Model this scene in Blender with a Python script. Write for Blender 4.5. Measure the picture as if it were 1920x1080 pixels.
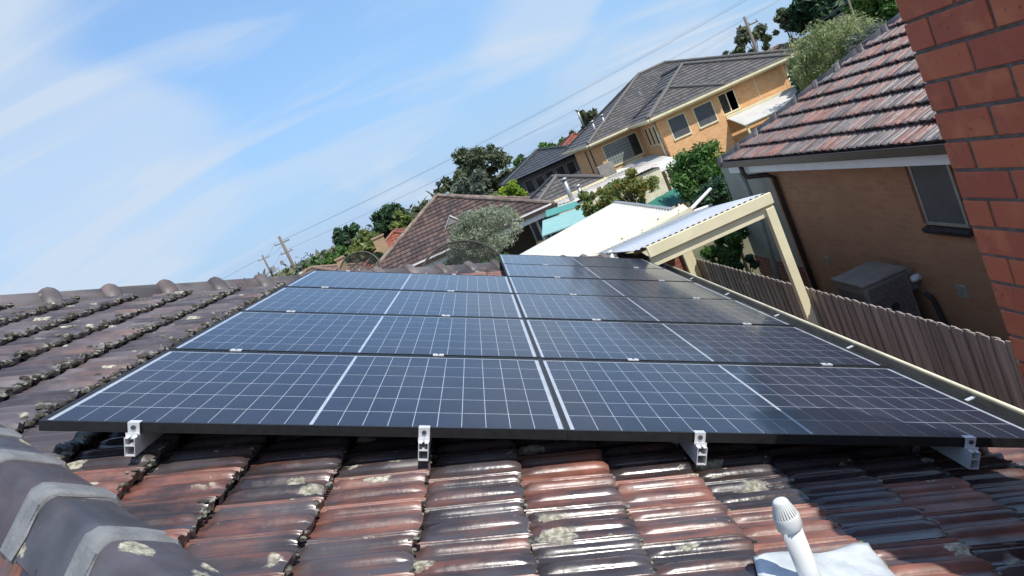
import bpy, bmesh, math, random
import numpy as np
from mathutils import Matrix, Vector, noise
random.seed(7); rng = np.random.default_rng(7)
S = bpy.context.scene
for o in list(bpy.data.objects): bpy.data.objects.remove(o)
COL = S.collection
R = math.radians
# ------------------------------------------------------------------ camera
CAM = Vector((1.620265, -2.386476, 4.52936))
RW = Matrix(((0.913345, -0.055102, -0.403442), (-0.407116, -0.142155, -0.902246), (-0.007635, 0.98831, -0.152269)))          # world -> camera (x right, y down, z forward)
FPX = 1361.7
cd = bpy.data.cameras.new('camera'); cam = bpy.data.objects.new('camera', cd); COL.objects.link(cam)
cd.sensor_width = 36; cd.lens = FPX/1920*36; cd.clip_start = .05; cd.clip_end = 4000
cam.matrix_world = Matrix.LocRotScale(CAM, Matrix((RW[0], -RW[1], -RW[2])).transposed().to_quaternion(), None)
S.camera = cam
def at(px, py, **k):
    d = RW.transposed() @ Vector(((px-960)/FPX, (py-540)/FPX, 1.0))
    (a, c), = k.items(); i = 'XYZ'.index(a)
    return CAM + d*((c-CAM[i])/d[i])
# ------------------------------------------------------------------ light
SUN = Vector((.424, -.42, .802)).normalized()
SUN_EL = math.asin(SUN.z); SUN_AZ = math.atan2(SUN.x, SUN.y)
W = bpy.data.worlds.new('World'); S.world = W; W.use_nodes = True
def sky_world():
    nt = W.node_tree; N = nt.nodes; L = nt.links; N.clear()
    out = N.new('ShaderNodeOutputWorld'); bg = N.new('ShaderNodeBackground'); bg.inputs[1].default_value = .15
    sky = N.new('ShaderNodeTexSky'); sky.sky_type = 'NISHITA'; sky.sun_disc = False
    sky.sun_elevation = SUN_EL; sky.sun_rotation = SUN_AZ; sky.air_density = 1.0; sky.dust_density = .15; sky.ozone_density = 3.0
    tc = N.new('ShaderNodeTexCoord'); sp = N.new('ShaderNodeSeparateXYZ'); L.new(tc.outputs['Generated'], sp.inputs[0])
    def m(op, a, b, c=None):
        n = N.new('ShaderNodeMath'); n.operation = op
        for i, v in enumerate((a, b, c)):
            if v is None: continue
            if isinstance(v, (int, float)): n.inputs[i].default_value = v
            else: L.new(v, n.inputs[i])
        return n.outputs[0]
    zz = m('ADD', m('MAXIMUM', sp.outputs[2], 0.0), .22)
    cx = m('DIVIDE', sp.outputs[0], zz); cy = m('DIVIDE', sp.outputs[1], zz)
    cb = N.new('ShaderNodeCombineXYZ'); L.new(cx, cb.inputs[0]); L.new(cy, cb.inputs[1])
    def cloud(loc, rot, sc, scale, lo, hi, det=5, dist=.6, rough=.5):
        mp = N.new('ShaderNodeMapping'); mp.inputs[1].default_value = loc; mp.inputs[2].default_value = (0, 0, R(rot)); mp.inputs[3].default_value = sc
        L.new(cb.outputs[0], mp.inputs[0])
        n = N.new('ShaderNodeTexNoise'); n.inputs['Scale'].default_value = scale; n.inputs['Detail'].default_value = det; n.inputs['Roughness'].default_value = rough
        n.inputs['Distortion'].default_value = dist; L.new(mp.outputs[0], n.inputs['Vector'])
        r = N.new('ShaderNodeMapRange'); r.interpolation_type = 'SMOOTHSTEP'; r.inputs[1].default_value = lo; r.inputs[2].default_value = hi
        L.new(n.outputs['Fac'], r.inputs[0]); return r.outputs[0]
    a = cloud((5.3, 1.7, 0), 24, (1.0, .6, 1), .9, .44, .62, 3, .7, .45)
    b = cloud((9.2, 6.5, 0), -22, (.40, 1.5, 1), 1.5, .42, .70, 6, 1.1, .53)
    c2 = m('MINIMUM', m('ADD', m('MULTIPLY', a, .62), m('MULTIPLY', b, .52)), .92)
    up = m('MINIMUM', m('MAXIMUM', sp.outputs[2], 0.0), 1.0)
    hz = m('MULTIPLY', m('POWER', m('SUBTRACT', 1.0, up), 1.6), .92)
    m0 = N.new('ShaderNodeMix'); m0.data_type = 'RGBA'; L.new(hz, m0.inputs[0]); L.new(sky.outputs[0], m0.inputs[6]); m0.inputs[7].default_value = (1.0, 1.95, 3.45, 1)
    low = m('MULTIPLY', m('POWER', m('SUBTRACT', 1.0, up), 12.0), .38)
    c2 = m('MAXIMUM', c2, low)
    mix = N.new('ShaderNodeMix'); mix.data_type = 'RGBA'; L.new(c2, mix.inputs[0]); L.new(m0.outputs[2], mix.inputs[6])
    mix.inputs[7].default_value = (2.7, 3.2, 3.85, 1)
    L.new(mix.outputs[2], bg.inputs[0]); L.new(bg.outputs[0], out.inputs[0])
sky_world()
sl = bpy.data.lights.new('sun', 'SUN'); sl.energy = 3.5; sl.angle = R(.53); sl.color = (1, .95, .87)
so = bpy.data.objects.new('sun', sl); COL.objects.link(so); so.rotation_euler = SUN.to_track_quat('Z', 'Y').to_euler()
so.location = (0, 0, 60)
S.view_settings.view_transform = 'Standard'; S.view_settings.look = 'None'; S.view_settings.exposure = .62; S.view_settings.gamma = 1
S.render.engine = 'CYCLES'
S.cycles.max_bounces = 5; S.cycles.diffuse_bounces = 3; S.cycles.glossy_bounces = 3; S.cycles.transmission_bounces = 2; S.cycles.transparent_max_bounces = 7
# ------------------------------------------------------------------ helpers
WM = {}
def world(o): return WM.get(o.name, Matrix.Identity(4))
def link(o, parent=None, wm=None):
    COL.objects.link(o); wm = wm if wm is not None else (world(parent) if parent else Matrix.Identity(4))
    if parent: o.parent = parent; o.matrix_basis = world(parent).inverted() @ wm
    else: o.matrix_basis = wm
    WM[o.name] = wm; return o
def tag(o, label=None, cat=None, group=None, kind=None):
    if label: o['label'] = label
    if cat: o['category'] = cat
    if group: o['group'] = group
    if kind: o['kind'] = kind
    return o
def thing(name, label, cat, loc=(0, 0, 0), group=None, wm=None):
    o = bpy.data.objects.new(name, None); o.empty_display_size = .2
    link(o, None, wm if wm is not None else Matrix.Translation(loc)); return tag(o, label, cat, group)
def V(*a): return Vector(a)
class MB:
    def __init__(s): s.v = []; s.f = []
    def add(s, vs, fs):
        b = len(s.v); s.v += [Vector(x) for x in vs]; s.f += [tuple(i+b for i in f) for f in fs]; return s
    def box(s, a, b, m=None):
        x0, y0, z0 = a; x1, y1, z1 = b
        vs = [Vector((x, y, z)) for z in (z0, z1) for y in (y0, y1) for x in (x0, x1)]
        if m is not None: vs = [m @ v for v in vs]
        return s.add(vs, [(0, 2, 3, 1), (4, 5, 7, 6), (0, 1, 5, 4), (2, 6, 7, 3), (0, 4, 6, 2), (1, 3, 7, 5)])
    def bar(s, p, q, w, h, up=(0, 0, 1)):
        p = Vector(p); q = Vector(q); d = (q-p).normalized(); u = Vector(up); r = d.cross(u)
        if r.length < 1e-4: r = d.cross(Vector((1, 0, 0)))
        r.normalize(); u = r.cross(d); vs = []
        for c in (p, q):
            for a, b in ((-1, -1), (1, -1), (1, 1), (-1, 1)): vs.append(c+r*a*w/2+u*b*h/2)
        return s.add(vs, [(3, 2, 1, 0), (4, 5, 6, 7), (0, 1, 5, 4), (1, 2, 6, 5), (2, 3, 7, 6), (3, 0, 4, 7)])
    def tube(s, pts, r, n=8, cap=True):
        pts = [Vector(p) for p in pts]; rs = r if isinstance(r, (list, tuple)) else [r]*len(pts); b = len(s.v); prev = None
        for i, p in enumerate(pts):
            d = (pts[min(i+1, len(pts)-1)]-pts[max(i-1, 0)]).normalized()
            a = d.orthogonal().normalized() if prev is None else (prev-d*prev.dot(d)).normalized(); prev = a; c = d.cross(a)
            for k in range(n):
                t = 2*math.pi*k/n; s.v.append(p+(a*math.cos(t)+c*math.sin(t))*rs[i])
        for i in range(len(pts)-1):
            for k in range(n):
                s.f.append((b+i*n+k, b+i*n+(k+1) % n, b+(i+1)*n+(k+1) % n, b+(i+1)*n+k))
        if cap: s.f.append(tuple(b+k for k in range(n))[::-1]); s.f.append(tuple(b+(len(pts)-1)*n+k for k in range(n)))
        return s
    def poly(s, pts, th=None):
        pts = [Vector(p) for p in pts]; n = len(pts)
        if not th: return s.add(pts, [tuple(range(n))])
        nn = (pts[1]-pts[0]).cross(pts[2]-pts[0]).normalized()
        return s.add(pts+[p-nn*th for p in pts], [tuple(range(n)), tuple(range(2*n-1, n-1, -1))]+[(i, n+i, n+(i+1) % n, (i+1) % n) for i in range(n)])
    def mesh(s, name, inv=None, smooth=False):
        me = bpy.data.meshes.new(name); me.from_pydata([inv @ v for v in s.v] if inv is not None else s.v, [], s.f)
        if smooth:
            me.polygons.foreach_set('use_smooth', [True]*len(me.polygons))
        me.update(); return me
    def build(s, name, mat, parent=None, smooth=False, bevel=0):
        inv = world(parent).inverted() if parent else None
        me = s.mesh(name, inv, smooth)
        if bevel:
            bm = bmesh.new(); bm.from_mesh(me); bmesh.ops.bevel(bm, geom=bm.edges[:], offset=bevel, segments=1, affect='EDGES', clamp_overlap=True); bm.to_mesh(me); bm.free()
        me.materials.append(mat); return link(bpy.data.objects.new(name, me), parent)
def inst(name, me, parent, wm): return link(bpy.data.objects.new(name, me), parent, wm)
# ------------------------------------------------------------------ materials
def newmat(name):
    m = bpy.data.materials.new(name); m.use_nodes = True; nt = m.node_tree; b = nt.nodes['Principled BSDF']; return m, nt, b
class NT:
    def __init__(s, nt): s.nt = nt
    def n(s, t, **k):
        x = s.nt.nodes.new('ShaderNode'+t)
        for a, v in k.items(): setattr(x, a, v)
        return x
    def s(s, x, i, v):
        if hasattr(v, 'is_output') or isinstance(v, bpy.types.NodeSocket): s.nt.links.new(v, x.inputs[i])
        else: x.inputs[i].default_value = v
    def math(s, op, a, b=0.0, clamp=False):
        x = s.n('Math', operation=op, use_clamp=clamp); s.s(x, 0, a); s.s(x, 1, b); return x.outputs[0]
    def noise(s, vec, scale, det=4, rough=.5, dist=0, out='Fac'):
        x = s.n('TexNoise'); s.s(x, 'Vector', vec); x.inputs['Scale'].default_value = scale; x.inputs['Detail'].default_value = det
        x.inputs['Roughness'].default_value = rough; x.inputs['Distortion'].default_value = dist; return x.outputs[out]
    def ramp(s, f, lo, hi):
        x = s.n('MapRange', interpolation_type='SMOOTHSTEP'); s.s(x, 0, f); x.inputs[1].default_value = lo; x.inputs[2].default_value = hi; return x.outputs[0]
    def mix(s, f, a, b, mode='MIX'):
        x = s.n('Mix', data_type='RGBA', blend_type=mode); s.s(x, 0, f)
        s.s(x, 6, (*a, 1) if isinstance(a, tuple) else a); s.s(x, 7, (*b, 1) if isinstance(b, tuple) else b); return x.outputs[2]
    def coord(s, sc=(1, 1, 1), kind='Object', rnd=0, rot=(0, 0, 0)):
        tc = s.n('TexCoord'); mp = s.n('Mapping'); v = tc.outputs[kind]
        if rnd:
            oi = s.n('ObjectInfo'); ad = s.n('VectorMath', operation='ADD'); cb = s.n('CombineXYZ')
            r = s.math('MULTIPLY', oi.outputs['Random'], rnd); s.s(cb, 0, r); s.s(cb, 1, s.math('MULTIPLY', r, 1.7)); s.s(cb, 2, r)
            s.s(ad, 0, v); s.s(ad, 1, cb.outputs[0]); v = ad.outputs[0]
        s.s(mp, 0, v); mp.inputs[3].default_value = sc; mp.inputs[2].default_value = rot; return mp.outputs[0]
    def bump(s, b, h, strength, dist=.01):
        x = s.n('Bump'); x.inputs['Strength'].default_value = strength; x.inputs['Distance'].default_value = dist; s.s(x, 'Height', h); s.s(b, 'Normal', x.outputs[0])
def mat(name, c1, c2=None, rough=.6, scale=4, stretch=(1, 1, 1), thr=(.35, .65), det=6, bump=0, bscale=None, metal=0, spec=.5, rnd=0, vary=0, kind='Object', bd=.01):
    m, nt, b = newmat(name); T = NT(nt); v = T.coord(stretch, kind, rnd)
    col = c1
    if c2: col = T.mix(T.ramp(T.noise(v, scale, det, .6), *thr), c1, c2)
    if vary:
        oi = T.n('ObjectInfo'); hs = T.n('HueSaturation'); f = T.math('ADD', T.math('MULTIPLY', oi.outputs['Random'], vary), 1-vary/2); T.s(hs, 'Value', f)
        T.s(hs, 'Color', (*col, 1) if isinstance(col, tuple) else col); col = hs.outputs[0]
    T.s(b, 'Base Color', (*col, 1) if isinstance(col, tuple) else col)
    b.inputs['Roughness'].default_value = rough; b.inputs['Metallic'].default_value = metal; b.inputs['Specular IOR Level'].default_value = spec
    if bump: T.bump(b, T.noise(v, bscale or scale*6, 5, .65), bump, bd)
    return m
def brickmat(name, c1, c2, mortar, w=.24, h=.086, ms=.011, rough=.85, blotch=.5):
    m, nt, b = newmat(name); T = NT(nt); g = T.n('NewGeometry'); sp = T.n('SeparateXYZ'); T.s(sp, 0, g.outputs['Position'])
    cb = T.n('CombineXYZ'); T.s(cb, 0, T.math('ADD', sp.outputs[0], sp.outputs[1])); T.s(cb, 1, sp.outputs[2])
    br = T.n('TexBrick'); T.s(br, 'Vector', cb.outputs[0]); br.inputs['Color1'].default_value = (*c1, 1); br.inputs['Color2'].default_value = (*c2, 1); br.inputs['Mortar'].default_value = (*mortar, 1)
    br.inputs['Scale'].default_value = 1; br.inputs['Mortar Size'].default_value = ms; br.inputs['Brick Width'].default_value = w; br.inputs['Row Height'].default_value = h; br.inputs['Mortar Smooth'].default_value = .2
    n = T.noise(g.outputs['Position'], 1.7, 6, .65); col = T.mix(T.math('MULTIPLY', T.ramp(n, .35, .7), blotch), br.outputs['Color'], tuple(x*.72 for x in c1))
    T.s(b, 'Base Color', col); b.inputs['Roughness'].default_value = rough
    T.bump(b, br.outputs['Fac'], -.4, .01); return m
def tilemat(name, glaze, clay, cover, rough=.3, lich=.62, pos=False, streak=True):
    # worn glaze over clay, streaked down the slope, with lichen spots
    m, nt, b = newmat(name); T = NT(nt)
    v = T.coord((1, 1, 1), 'Object', 40); vs = T.coord((2.0, 14, 4) if streak else (3, 3, 3), 'Object', 40)
    oi = T.n('ObjectInfo'); rv = T.math('MULTIPLY', T.math('SUBTRACT', oi.outputs['Random'], .5), .24)
    w = T.math('ADD', T.math('ADD', T.math('MULTIPLY', T.noise(vs, 1.6, 5, .6), .6), T.math('MULTIPLY', T.noise(v, 7, 5, .6), .4)), rv)
    if streak:   # glaze wears first on the raised side ribs
        sy = T.n('SeparateXYZ'); tcx = T.n('TexCoord'); T.s(sy, 0, tcx.outputs['Object']); w = T.math('ADD', w, T.math('MULTIPLY', T.math('GREATER_THAN', sy.outputs[1], .184), .07))
    f = T.ramp(w, cover-.13, cover+.15)
    g2 = T.mix(T.ramp(T.noise(v, 3.2, 3), .4, .65), glaze, tuple(min(1, x*1.9+.012) for x in glaze))
    cl = T.mix(T.ramp(T.noise(v, 9, 5), .35, .7), clay, tuple(x*.55 for x in clay))
    col = T.mix(f, g2, cl)
    # lichen: rings and crusts
    vl = T.coord((.62, 1, 1), 'Object', 40); vo = T.n('TexVoronoi'); T.s(vo, 'Vector', vl); vo.inputs['Scale'].default_value = 10; vo.inputs['Randomness'].default_value = 1
    wob = T.math('MULTIPLY', T.math('SUBTRACT', T.noise(v, 45, 4, .6), .5), .34)
    d = T.math('ADD', vo.outputs['Distance'], wob)
    sel = T.ramp(T.noise(v, 4.2, 2), lich, lich+.05)
    sep = T.n('SeparateColor'); T.s(sep, 0, vo.outputs['Color'])
    rad = T.math('MULTIPLY', sep.outputs[0], .42)
    spot = T.math('MULTIPLY', T.math('MULTIPLY', T.ramp(T.math('SUBTRACT', rad, d), -.015, .05), sel), T.math('ADD', T.math('MULTIPLY', T.ramp(T.noise(v, 70, 4, .7), .36, .5), .6), .4))
    lc = T.mix(T.ramp(T.noise(v, 60, 4), .35, .65), (.44, .42, .33), (.19, .18, .13))
    small = T.math('MULTIPLY', T.ramp(T.noise(v, 75, 2), .74, .79), .6)
    col = T.mix(small, col, (.42, .40, .36)); col = T.mix(spot, col, lc)
    hs = T.n('HueSaturation'); T.s(hs, 'Color', col); T.s(hs, 'Value', T.math('ADD', T.math('MULTIPLY', oi.outputs['Random'], .5), .75)); T.s(b, 'Base Color', hs.outputs[0])
    anyl = T.math('MAXIMUM', spot, small)
    rg = T.math('ADD', T.math('ADD', T.math('MULTIPLY', T.noise(v, 18, 5), .2), rough-.08), T.math('MULTIPLY', T.ramp(T.noise(v, 5.5, 5, .65), .5, .66), .26))
    T.s(b, 'Roughness', T.math('ADD', T.math('MULTIPLY', anyl, .5), T.math('ADD', rg, T.math('MULTIPLY', f, .26)), clamp=True))
    b.inputs['Specular IOR Level'].default_value = .6
    T.bump(b, T.math('ADD', T.math('MULTIPLY', T.noise(v, 40, 4), .35), T.math('MULTIPLY', spot, T.math('ADD', T.noise(v, 90, 3), .4))), .4, .005)
    return m
def leafmat(name, c1, c2, tr=.3):
    m, nt, b = newmat(name); T = NT(nt); g = T.n('NewGeometry'); tc = T.coord((1, 1, 1), 'Object')
    col = T.mix(g.outputs['Random Per Island'], c1, c2)
    col = T.mix(T.ramp(T.noise(tc, 1.3, 3), .4, .65), col, tuple(x*.75 for x in c1))
    T.s(b, 'Base Color', col); b.inputs['Roughness'].default_value = .5; b.inputs['Specular IOR Level'].default_value = .35
    t = T.n('BsdfTranslucent'); T.s(t, 0, col); mx = T.n('MixShader'); mx.inputs[0].default_value = tr
    T.s(mx, 1, b.outputs[0]); T.s(mx, 2, t.outputs[0]); nt.links.new(mx.outputs[0], nt.nodes['Material Output'].inputs[0]); return m
M = {}
M['tile'] = tilemat('glazed_tile', (.034, .028, .030), (.195, .076, .052), .545, .17, .50)
M['tile_left'] = tilemat('weathered_tile', (.060, .051, .055), (.135, .077, .064), .64, .26, .50)
M['tile_nb'] = tilemat('neighbour_tile', (.105, .092, .088), (.235, .105, .08), .535, .27, .56)
M['cap'] = tilemat('cap_glaze', (.042, .040, .048), (.072, .054, .060), .55, .40, .47, streak=False)
M['cap_far'] = tilemat('cap_far', (.068, .056, .054), (.18, .09, .068), .69, .5, .58, streak=False)
M['pointing'] = mat('pointing_mortar', (.20, .205, .21), (.145, .15, .155), .85, 14, bump=.4, rnd=20)
M['under'] = mat('sarking', (.03, .028, .028), (.05, .04, .035), .9, 6)
M['moss'] = mat('moss', (.028, .026, .020), (.075, .07, .05), .95, 25, bump=.8)
M['lichen'] = mat('lichen_crust', (.33, .325, .28), (.12, .12, .09), .95, 55, bump=.9, thr=(.4, .62))
M['alu'] = mat('aluminium', (.78, .79, .80), (.68, .69, .70), .42, 20, metal=.45, bump=.05)
M['bolt'] = mat('bolt_steel', (.16, .16, .17), None, .4, metal=.9)
M['blackframe'] = mat('anodised_black', (.010, .010, .011), (.016, .016, .017), .42, 30, spec=.4)
M['back'] = mat('backsheet', (.50, .52, .56), (.42, .44, .48), .5, 12)
def cellmat():
    m, nt, b = newmat('silicon_cell'); T = NT(nt); v = T.coord((1, 1, 1), 'Object', 20)
    col = T.mix(T.ramp(T.noise(v, 9, 4), .35, .65), (.006, .008, .022), (.010, .012, .030))
    g = T.n('NewGeometry'); sp = T.n('SeparateXYZ'); tc = T.n('TexCoord'); T.s(sp, 0, tc.outputs['Object'])
    fing = T.math('LESS_THAN', T.math('FRACT', T.math('MULTIPLY', sp.outputs[1], 60.0)), .07)
    col = T.mix(T.math('MULTIPLY', fing, .25), col, (.10, .11, .14))
    oi = T.n('ObjectInfo'); hs = T.n('HueSaturation'); T.s(hs, 'Color', col); T.s(hs, 'Value', T.math('ADD', T.math('MULTIPLY', oi.outputs['Random'], .5), .75)); T.s(b, 'Base Color', hs.outputs[0])
    b.inputs['Roughness'].default_value = .45; return m
M['cell'] = cellmat()
def panelglass():
    m, nt, b = newmat('solar_glass'); nt.nodes.remove(b); T = NT(nt); g = T.n('NewGeometry')
    fr = T.n('Fresnel'); fr.inputs[0].default_value = 1.165
    gl = T.n('BsdfGlossy'); T.s(gl, 'Roughness', T.math('ADD', T.math('MULTIPLY', T.noise(g.outputs['Position'], 3, 4), .10), .05)); gl.inputs[0].default_value = (.95, .97, 1, 1)
    tr = T.n('BsdfTransparent'); tr.inputs[0].default_value = (.95, .96, .97, 1)
    mx = T.n('MixShader'); T.s(mx, 0, T.math('MULTIPLY', fr.outputs[0], T.math('SUBTRACT', 1.0, g.outputs['Backfacing']))); T.s(mx, 1, tr.outputs[0]); T.s(mx, 2, gl.outputs[0])
    # thin film of dust and dried drops on the glass
    df = T.n('BsdfDiffuse'); df.inputs[0].default_value = (.42, .42, .44, 1)
    sp = T.ramp(T.noise(g.outputs['Position'], 130, 2), .66, .72); cl = T.ramp(T.noise(g.outputs['Position'], 2.2, 4), .45, .7)
    dust = T.math('ADD', T.math('MULTIPLY', T.math('MULTIPLY', sp, cl), .12), T.math('MULTIPLY', T.noise(g.outputs['Position'], 4, 6, .65), .010))
    m2 = T.n('MixShader'); T.s(m2, 0, dust); T.s(m2, 1, mx.outputs[0]); T.s(m2, 2, df.outputs[0])
    bp = T.n('Bump'); bp.inputs['Strength'].default_value = .03; bp.inputs['Distance'].default_value = .004; T.s(bp, 'Height', T.noise(g.outputs['Position'], 7, 2)); T.s(gl, 'Normal', bp.outputs[0])
    nt.links.new(m2.outputs[0], nt.nodes['Material Output'].inputs[0]); return m
M['glass'] = panelglass()
M['pvc'] = mat('white_pvc', (.66, .67, .66), (.58, .59, .57), .35, 14, bump=.06)
M['flash'] = mat('white_flashing', (.56, .60, .63), (.40, .44, .46), .4, 9, bump=.3, bscale=18)
M['dark'] = mat('dark_rubber', (.018, .02, .022), (.03, .03, .03), .6, 20)
def chimbrick():
    m, nt, b = newmat('chimney_brick'); T = NT(nt); v = T.coord((1, 1, 1), 'Object', 30)
    oi = T.n('ObjectInfo'); c = T.mix(oi.outputs['Random'], (.53, .138, .060), (.40, .092, .048)); c = T.mix(T.ramp(T.noise(v, 12, 5), .45, .75), c, (.56, .17, .075)); c = T.mix(T.ramp(T.noise(v, 60, 3), .66, .72), c, (.22, .07, .05))
    T.s(b, 'Base Color', c); b.inputs['Roughness'].default_value = .7; T.bump(b, T.math('ADD', T.noise(v, 45, 6, .7), T.math('MULTIPLY', T.noise(v, 9, 3), .8)), .6, .005); return m
M['brick'] = chimbrick()
M['mortar'] = mat('mortar', (.20, .19, .17), (.12, .115, .10), .95, 30, bump=.8)
M['gutter'] = mat('gutter_paint', (.22, .22, .21), (.13, .13, .125), .45, 5, bump=.05)
M['cream'] = mat('cream_paint', (.80, .725, .49), (.72, .65, .43), .5, 3, bump=.08, bscale=30)
M['creamdirty'] = mat('cream_weathered', (.72, .67, .49), (.52, .48, .35), .6, 3.5, bump=.1, bscale=25, thr=(.4, .75))
M['white'] = mat('white_paint', (.80, .80, .79), (.72, .73, .72), .5, 3)
M['offwhite'] = mat('offwhite_wall', (.52, .53, .50), (.44, .45, .42), .8, 2, bump=.1)
M['paling'] = mat('grey_paling', (.40, .355, .315), (.22, .195, .172), .85, 3.0, (6, 6, .35), (.3, .7), 8, .35, 12, rnd=30, vary=.5)
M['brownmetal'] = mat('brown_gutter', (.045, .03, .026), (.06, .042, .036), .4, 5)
M['nbwall'] = brickmat('neighbour_brick', (.47, .235, .125), (.40, .19, .10), (.40, .25, .15), .24, .086, .008, .8, .45)
M['nbrender'] = mat('grey_render', (.40, .395, .32), (.33, .33, .27), .85, 1.5, bump=.15)
M['orange'] = brickmat('orange_brick', (.78, .43, .20), (.64, .32, .135), (.70, .49, .29), .24, .086, .010, .85, .35)
M['redbrick'] = brickmat('red_brick', (.30, .09, .05), (.24, .07, .045), (.28, .22, .18))
M['tan'] = brickmat('tan_brick', (.46, .31, .17), (.40, .26, .14), (.40, .32, .22), .24, .086)
M['greyroof'] = None
def roofmat(name, c1, c2, c3, rib, rough=.6, dirx=True):
    # far tiled roof: rib relief and tile-by-tile colour across each course
    m, nt, b = newmat(name); T = NT(nt); uv = T.n('UVMap'); sp = T.n('SeparateXYZ'); T.s(sp, 0, uv.outputs[0])
    wn = T.n('TexWhiteNoise', noise_dimensions='2D'); cb = T.n('CombineXYZ'); T.s(cb, 0, T.math('FLOOR', T.math('MULTIPLY', sp.outputs[0], 1/.22))); T.s(cb, 1, T.math('FLOOR', T.math('MULTIPLY', sp.outputs[1], 1/.32))); T.s(wn, 'Vector', cb.outputs[0])
    big = T.noise(uv.outputs[0], .6, 5, .6)
    col = T.mix(T.ramp(T.math('ADD', T.math('MULTIPLY', wn.outputs[0], .5), T.math('MULTIPLY', big, .5)), .35, .65), c1, c2)
    col = T.mix(T.ramp(T.noise(uv.outputs[0], 4, 6, .7), .62, .72), col, c3)
    T.s(b, 'Base Color', col); b.inputs['Roughness'].default_value = rough
    T.bump(b, T.math('SINE', T.math('MULTIPLY', sp.outputs[0], 2*math.pi/rib)), .5, .02); return m
M['greyroof'] = roofmat('grey_roof_tile', (.085, .080, .078), (.12, .112, .105), (.14, .13, .12), .22)
M['brownroof'] = roofmat('brown_roof_tile', (.060, .042, .038), (.115, .075, .062), (.26, .24, .20), .22)
M['redroof'] = roofmat('red_roof_tile', (.34, .10, .05), (.22, .075, .05), (.12, .06, .05), .22)
M['slate'] = roofmat('dark_metal_roof', (.040, .045, .052), (.055, .06, .068), (.05, .05, .06), .4, .4)
M['tanroof'] = roofmat('dull_brown_roof', (.16, .11, .085), (.22, .15, .11), (.12, .09, .07), .22)
M['winglass'] = mat('window_glass', (.015, .018, .02), (.03, .034, .038), .08, 1.5, spec=.6)
M['flyscreen'] = mat('fly_screen', (.095, .10, .115), (.075, .08, .09), .5, 3)
M['curtain'] = mat('curtain', (.30, .34, .32), (.22, .26, .25), .8, 3)
M['glassblock'] = mat('glass_block', (.20, .23, .22), (.30, .33, .31), .15, 12, spec=.6)
M['teal'] = mat('teal_sheet', (.055, .25, .21), (.08, .30, .26), .55, 2)
M['paleteal'] = mat('pale_teal_sheet', (.22, .42, .40), (.27, .47, .44), .5, 2)
M['greennet'] = mat('green_net', (.010, .115, .080), (.02, .15, .11), .7, 3)
M['whitesheet'] = mat('white_sheet', (.56, .555, .52), (.48, .475, .44), .5, 1.2, thr=(.4, .75))
def polysheet():
    m, nt, b = newmat('clear_polycarbonate'); T = NT(nt); v = T.coord()
    T.s(b, 'Base Color', T.mix(T.ramp(T.noise(v, 2, 5), .35, .7), (.46, .50, .56), (.56, .58, .61))); b.inputs['Roughness'].default_value = .22
    return m
M['poly'] = polysheet()
M['galv'] = mat('galvanised', (.42, .43, .43), (.32, .33, .33), .42, 8, metal=.6)
M['acgrey'] = mat('ac_grey', (.27, .25, .22), (.21, .19, .17), .6, 5)
M['acdark'] = mat('ac_coil', (.17, .135, .12), (.11, .09, .08), .7, 20)
M['wood'] = mat('pole_wood', (.20, .165, .13), (.12, .10, .08), .9, 4, (6, 6, .4))
M['wire'] = mat('wire', (.16, .16, .17), None, .5)
M['meshdish'] = mat('dish_rod', (.05, .047, .04), None, .6)
M['bark'] = mat('bark', (.10, .08, .065), (.17, .15, .125), .9, 5, (3, 3, .6), bump=.5)
M['grass'] = mat('dry_grass', (.075, .085, .035), (.14, .12, .06), .95, .12, bump=.3, bscale=3, kind='Object')
M['paving'] = mat('concrete_path', (.26, .25, .23), (.19, .18, .17), .9, 1.4, bump=.2)
L = {}
L['olive'] = leafmat('olive_leaves', (0.214, 0.251, 0.158), (0.391, 0.428, 0.317), .25)
L['dark'] = leafmat('dark_leaves', (0.034, 0.084, 0.041), (0.084, 0.158, 0.065))
L['euc'] = leafmat('eucalypt_leaves', (0.084, 0.121, 0.060), (0.186, 0.196, 0.102))
L['grey'] = leafmat('greygreen_leaves', (0.139, 0.176, 0.131), (0.242, 0.278, 0.214))
L['lime'] = leafmat('lime_leaves', (0.223, 0.372, 0.034), (0.372, 0.450, 0.065), .35)
L['mid'] = leafmat('mid_green_leaves', (0.074, 0.176, 0.041), (0.158, 0.278, 0.065))
L['yellow'] = leafmat('yellow_green_leaves', (0.158, 0.223, 0.055), (0.278, 0.298, 0.094), .35)
L['orange'] = leafmat('orange_tinged_leaves', (0.409, 0.298, 0.055), (0.450, 0.196, 0.055), .35)
L['bamboo'] = leafmat('pale_feathery_leaves', (0.223, 0.298, 0.112), (0.446, 0.450, 0.242), .35)
# ------------------------------------------------------------------ our roof
TH = R(26.0); CT, ST = math.cos(TH), math.sin(TH)
MR = Matrix(((CT, 0, ST, 0), (0, 1, 0, 0), (-ST, 0, CT, 4.4), (0, 0, 0, 1)))      # roof frame: u down the slope, v along the eave, n out of the roof
def rw(u, v, n=0): return MR @ Vector((u, v, n))
TP = -.172                    # tile pans
GA, CW = .308, .215           # course gauge, cover width
NEARH, FARH = -.16, -5.12     # hips: u = NEARH-1.11v and u = FARH+1.11v
HK = 1/CT
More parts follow.
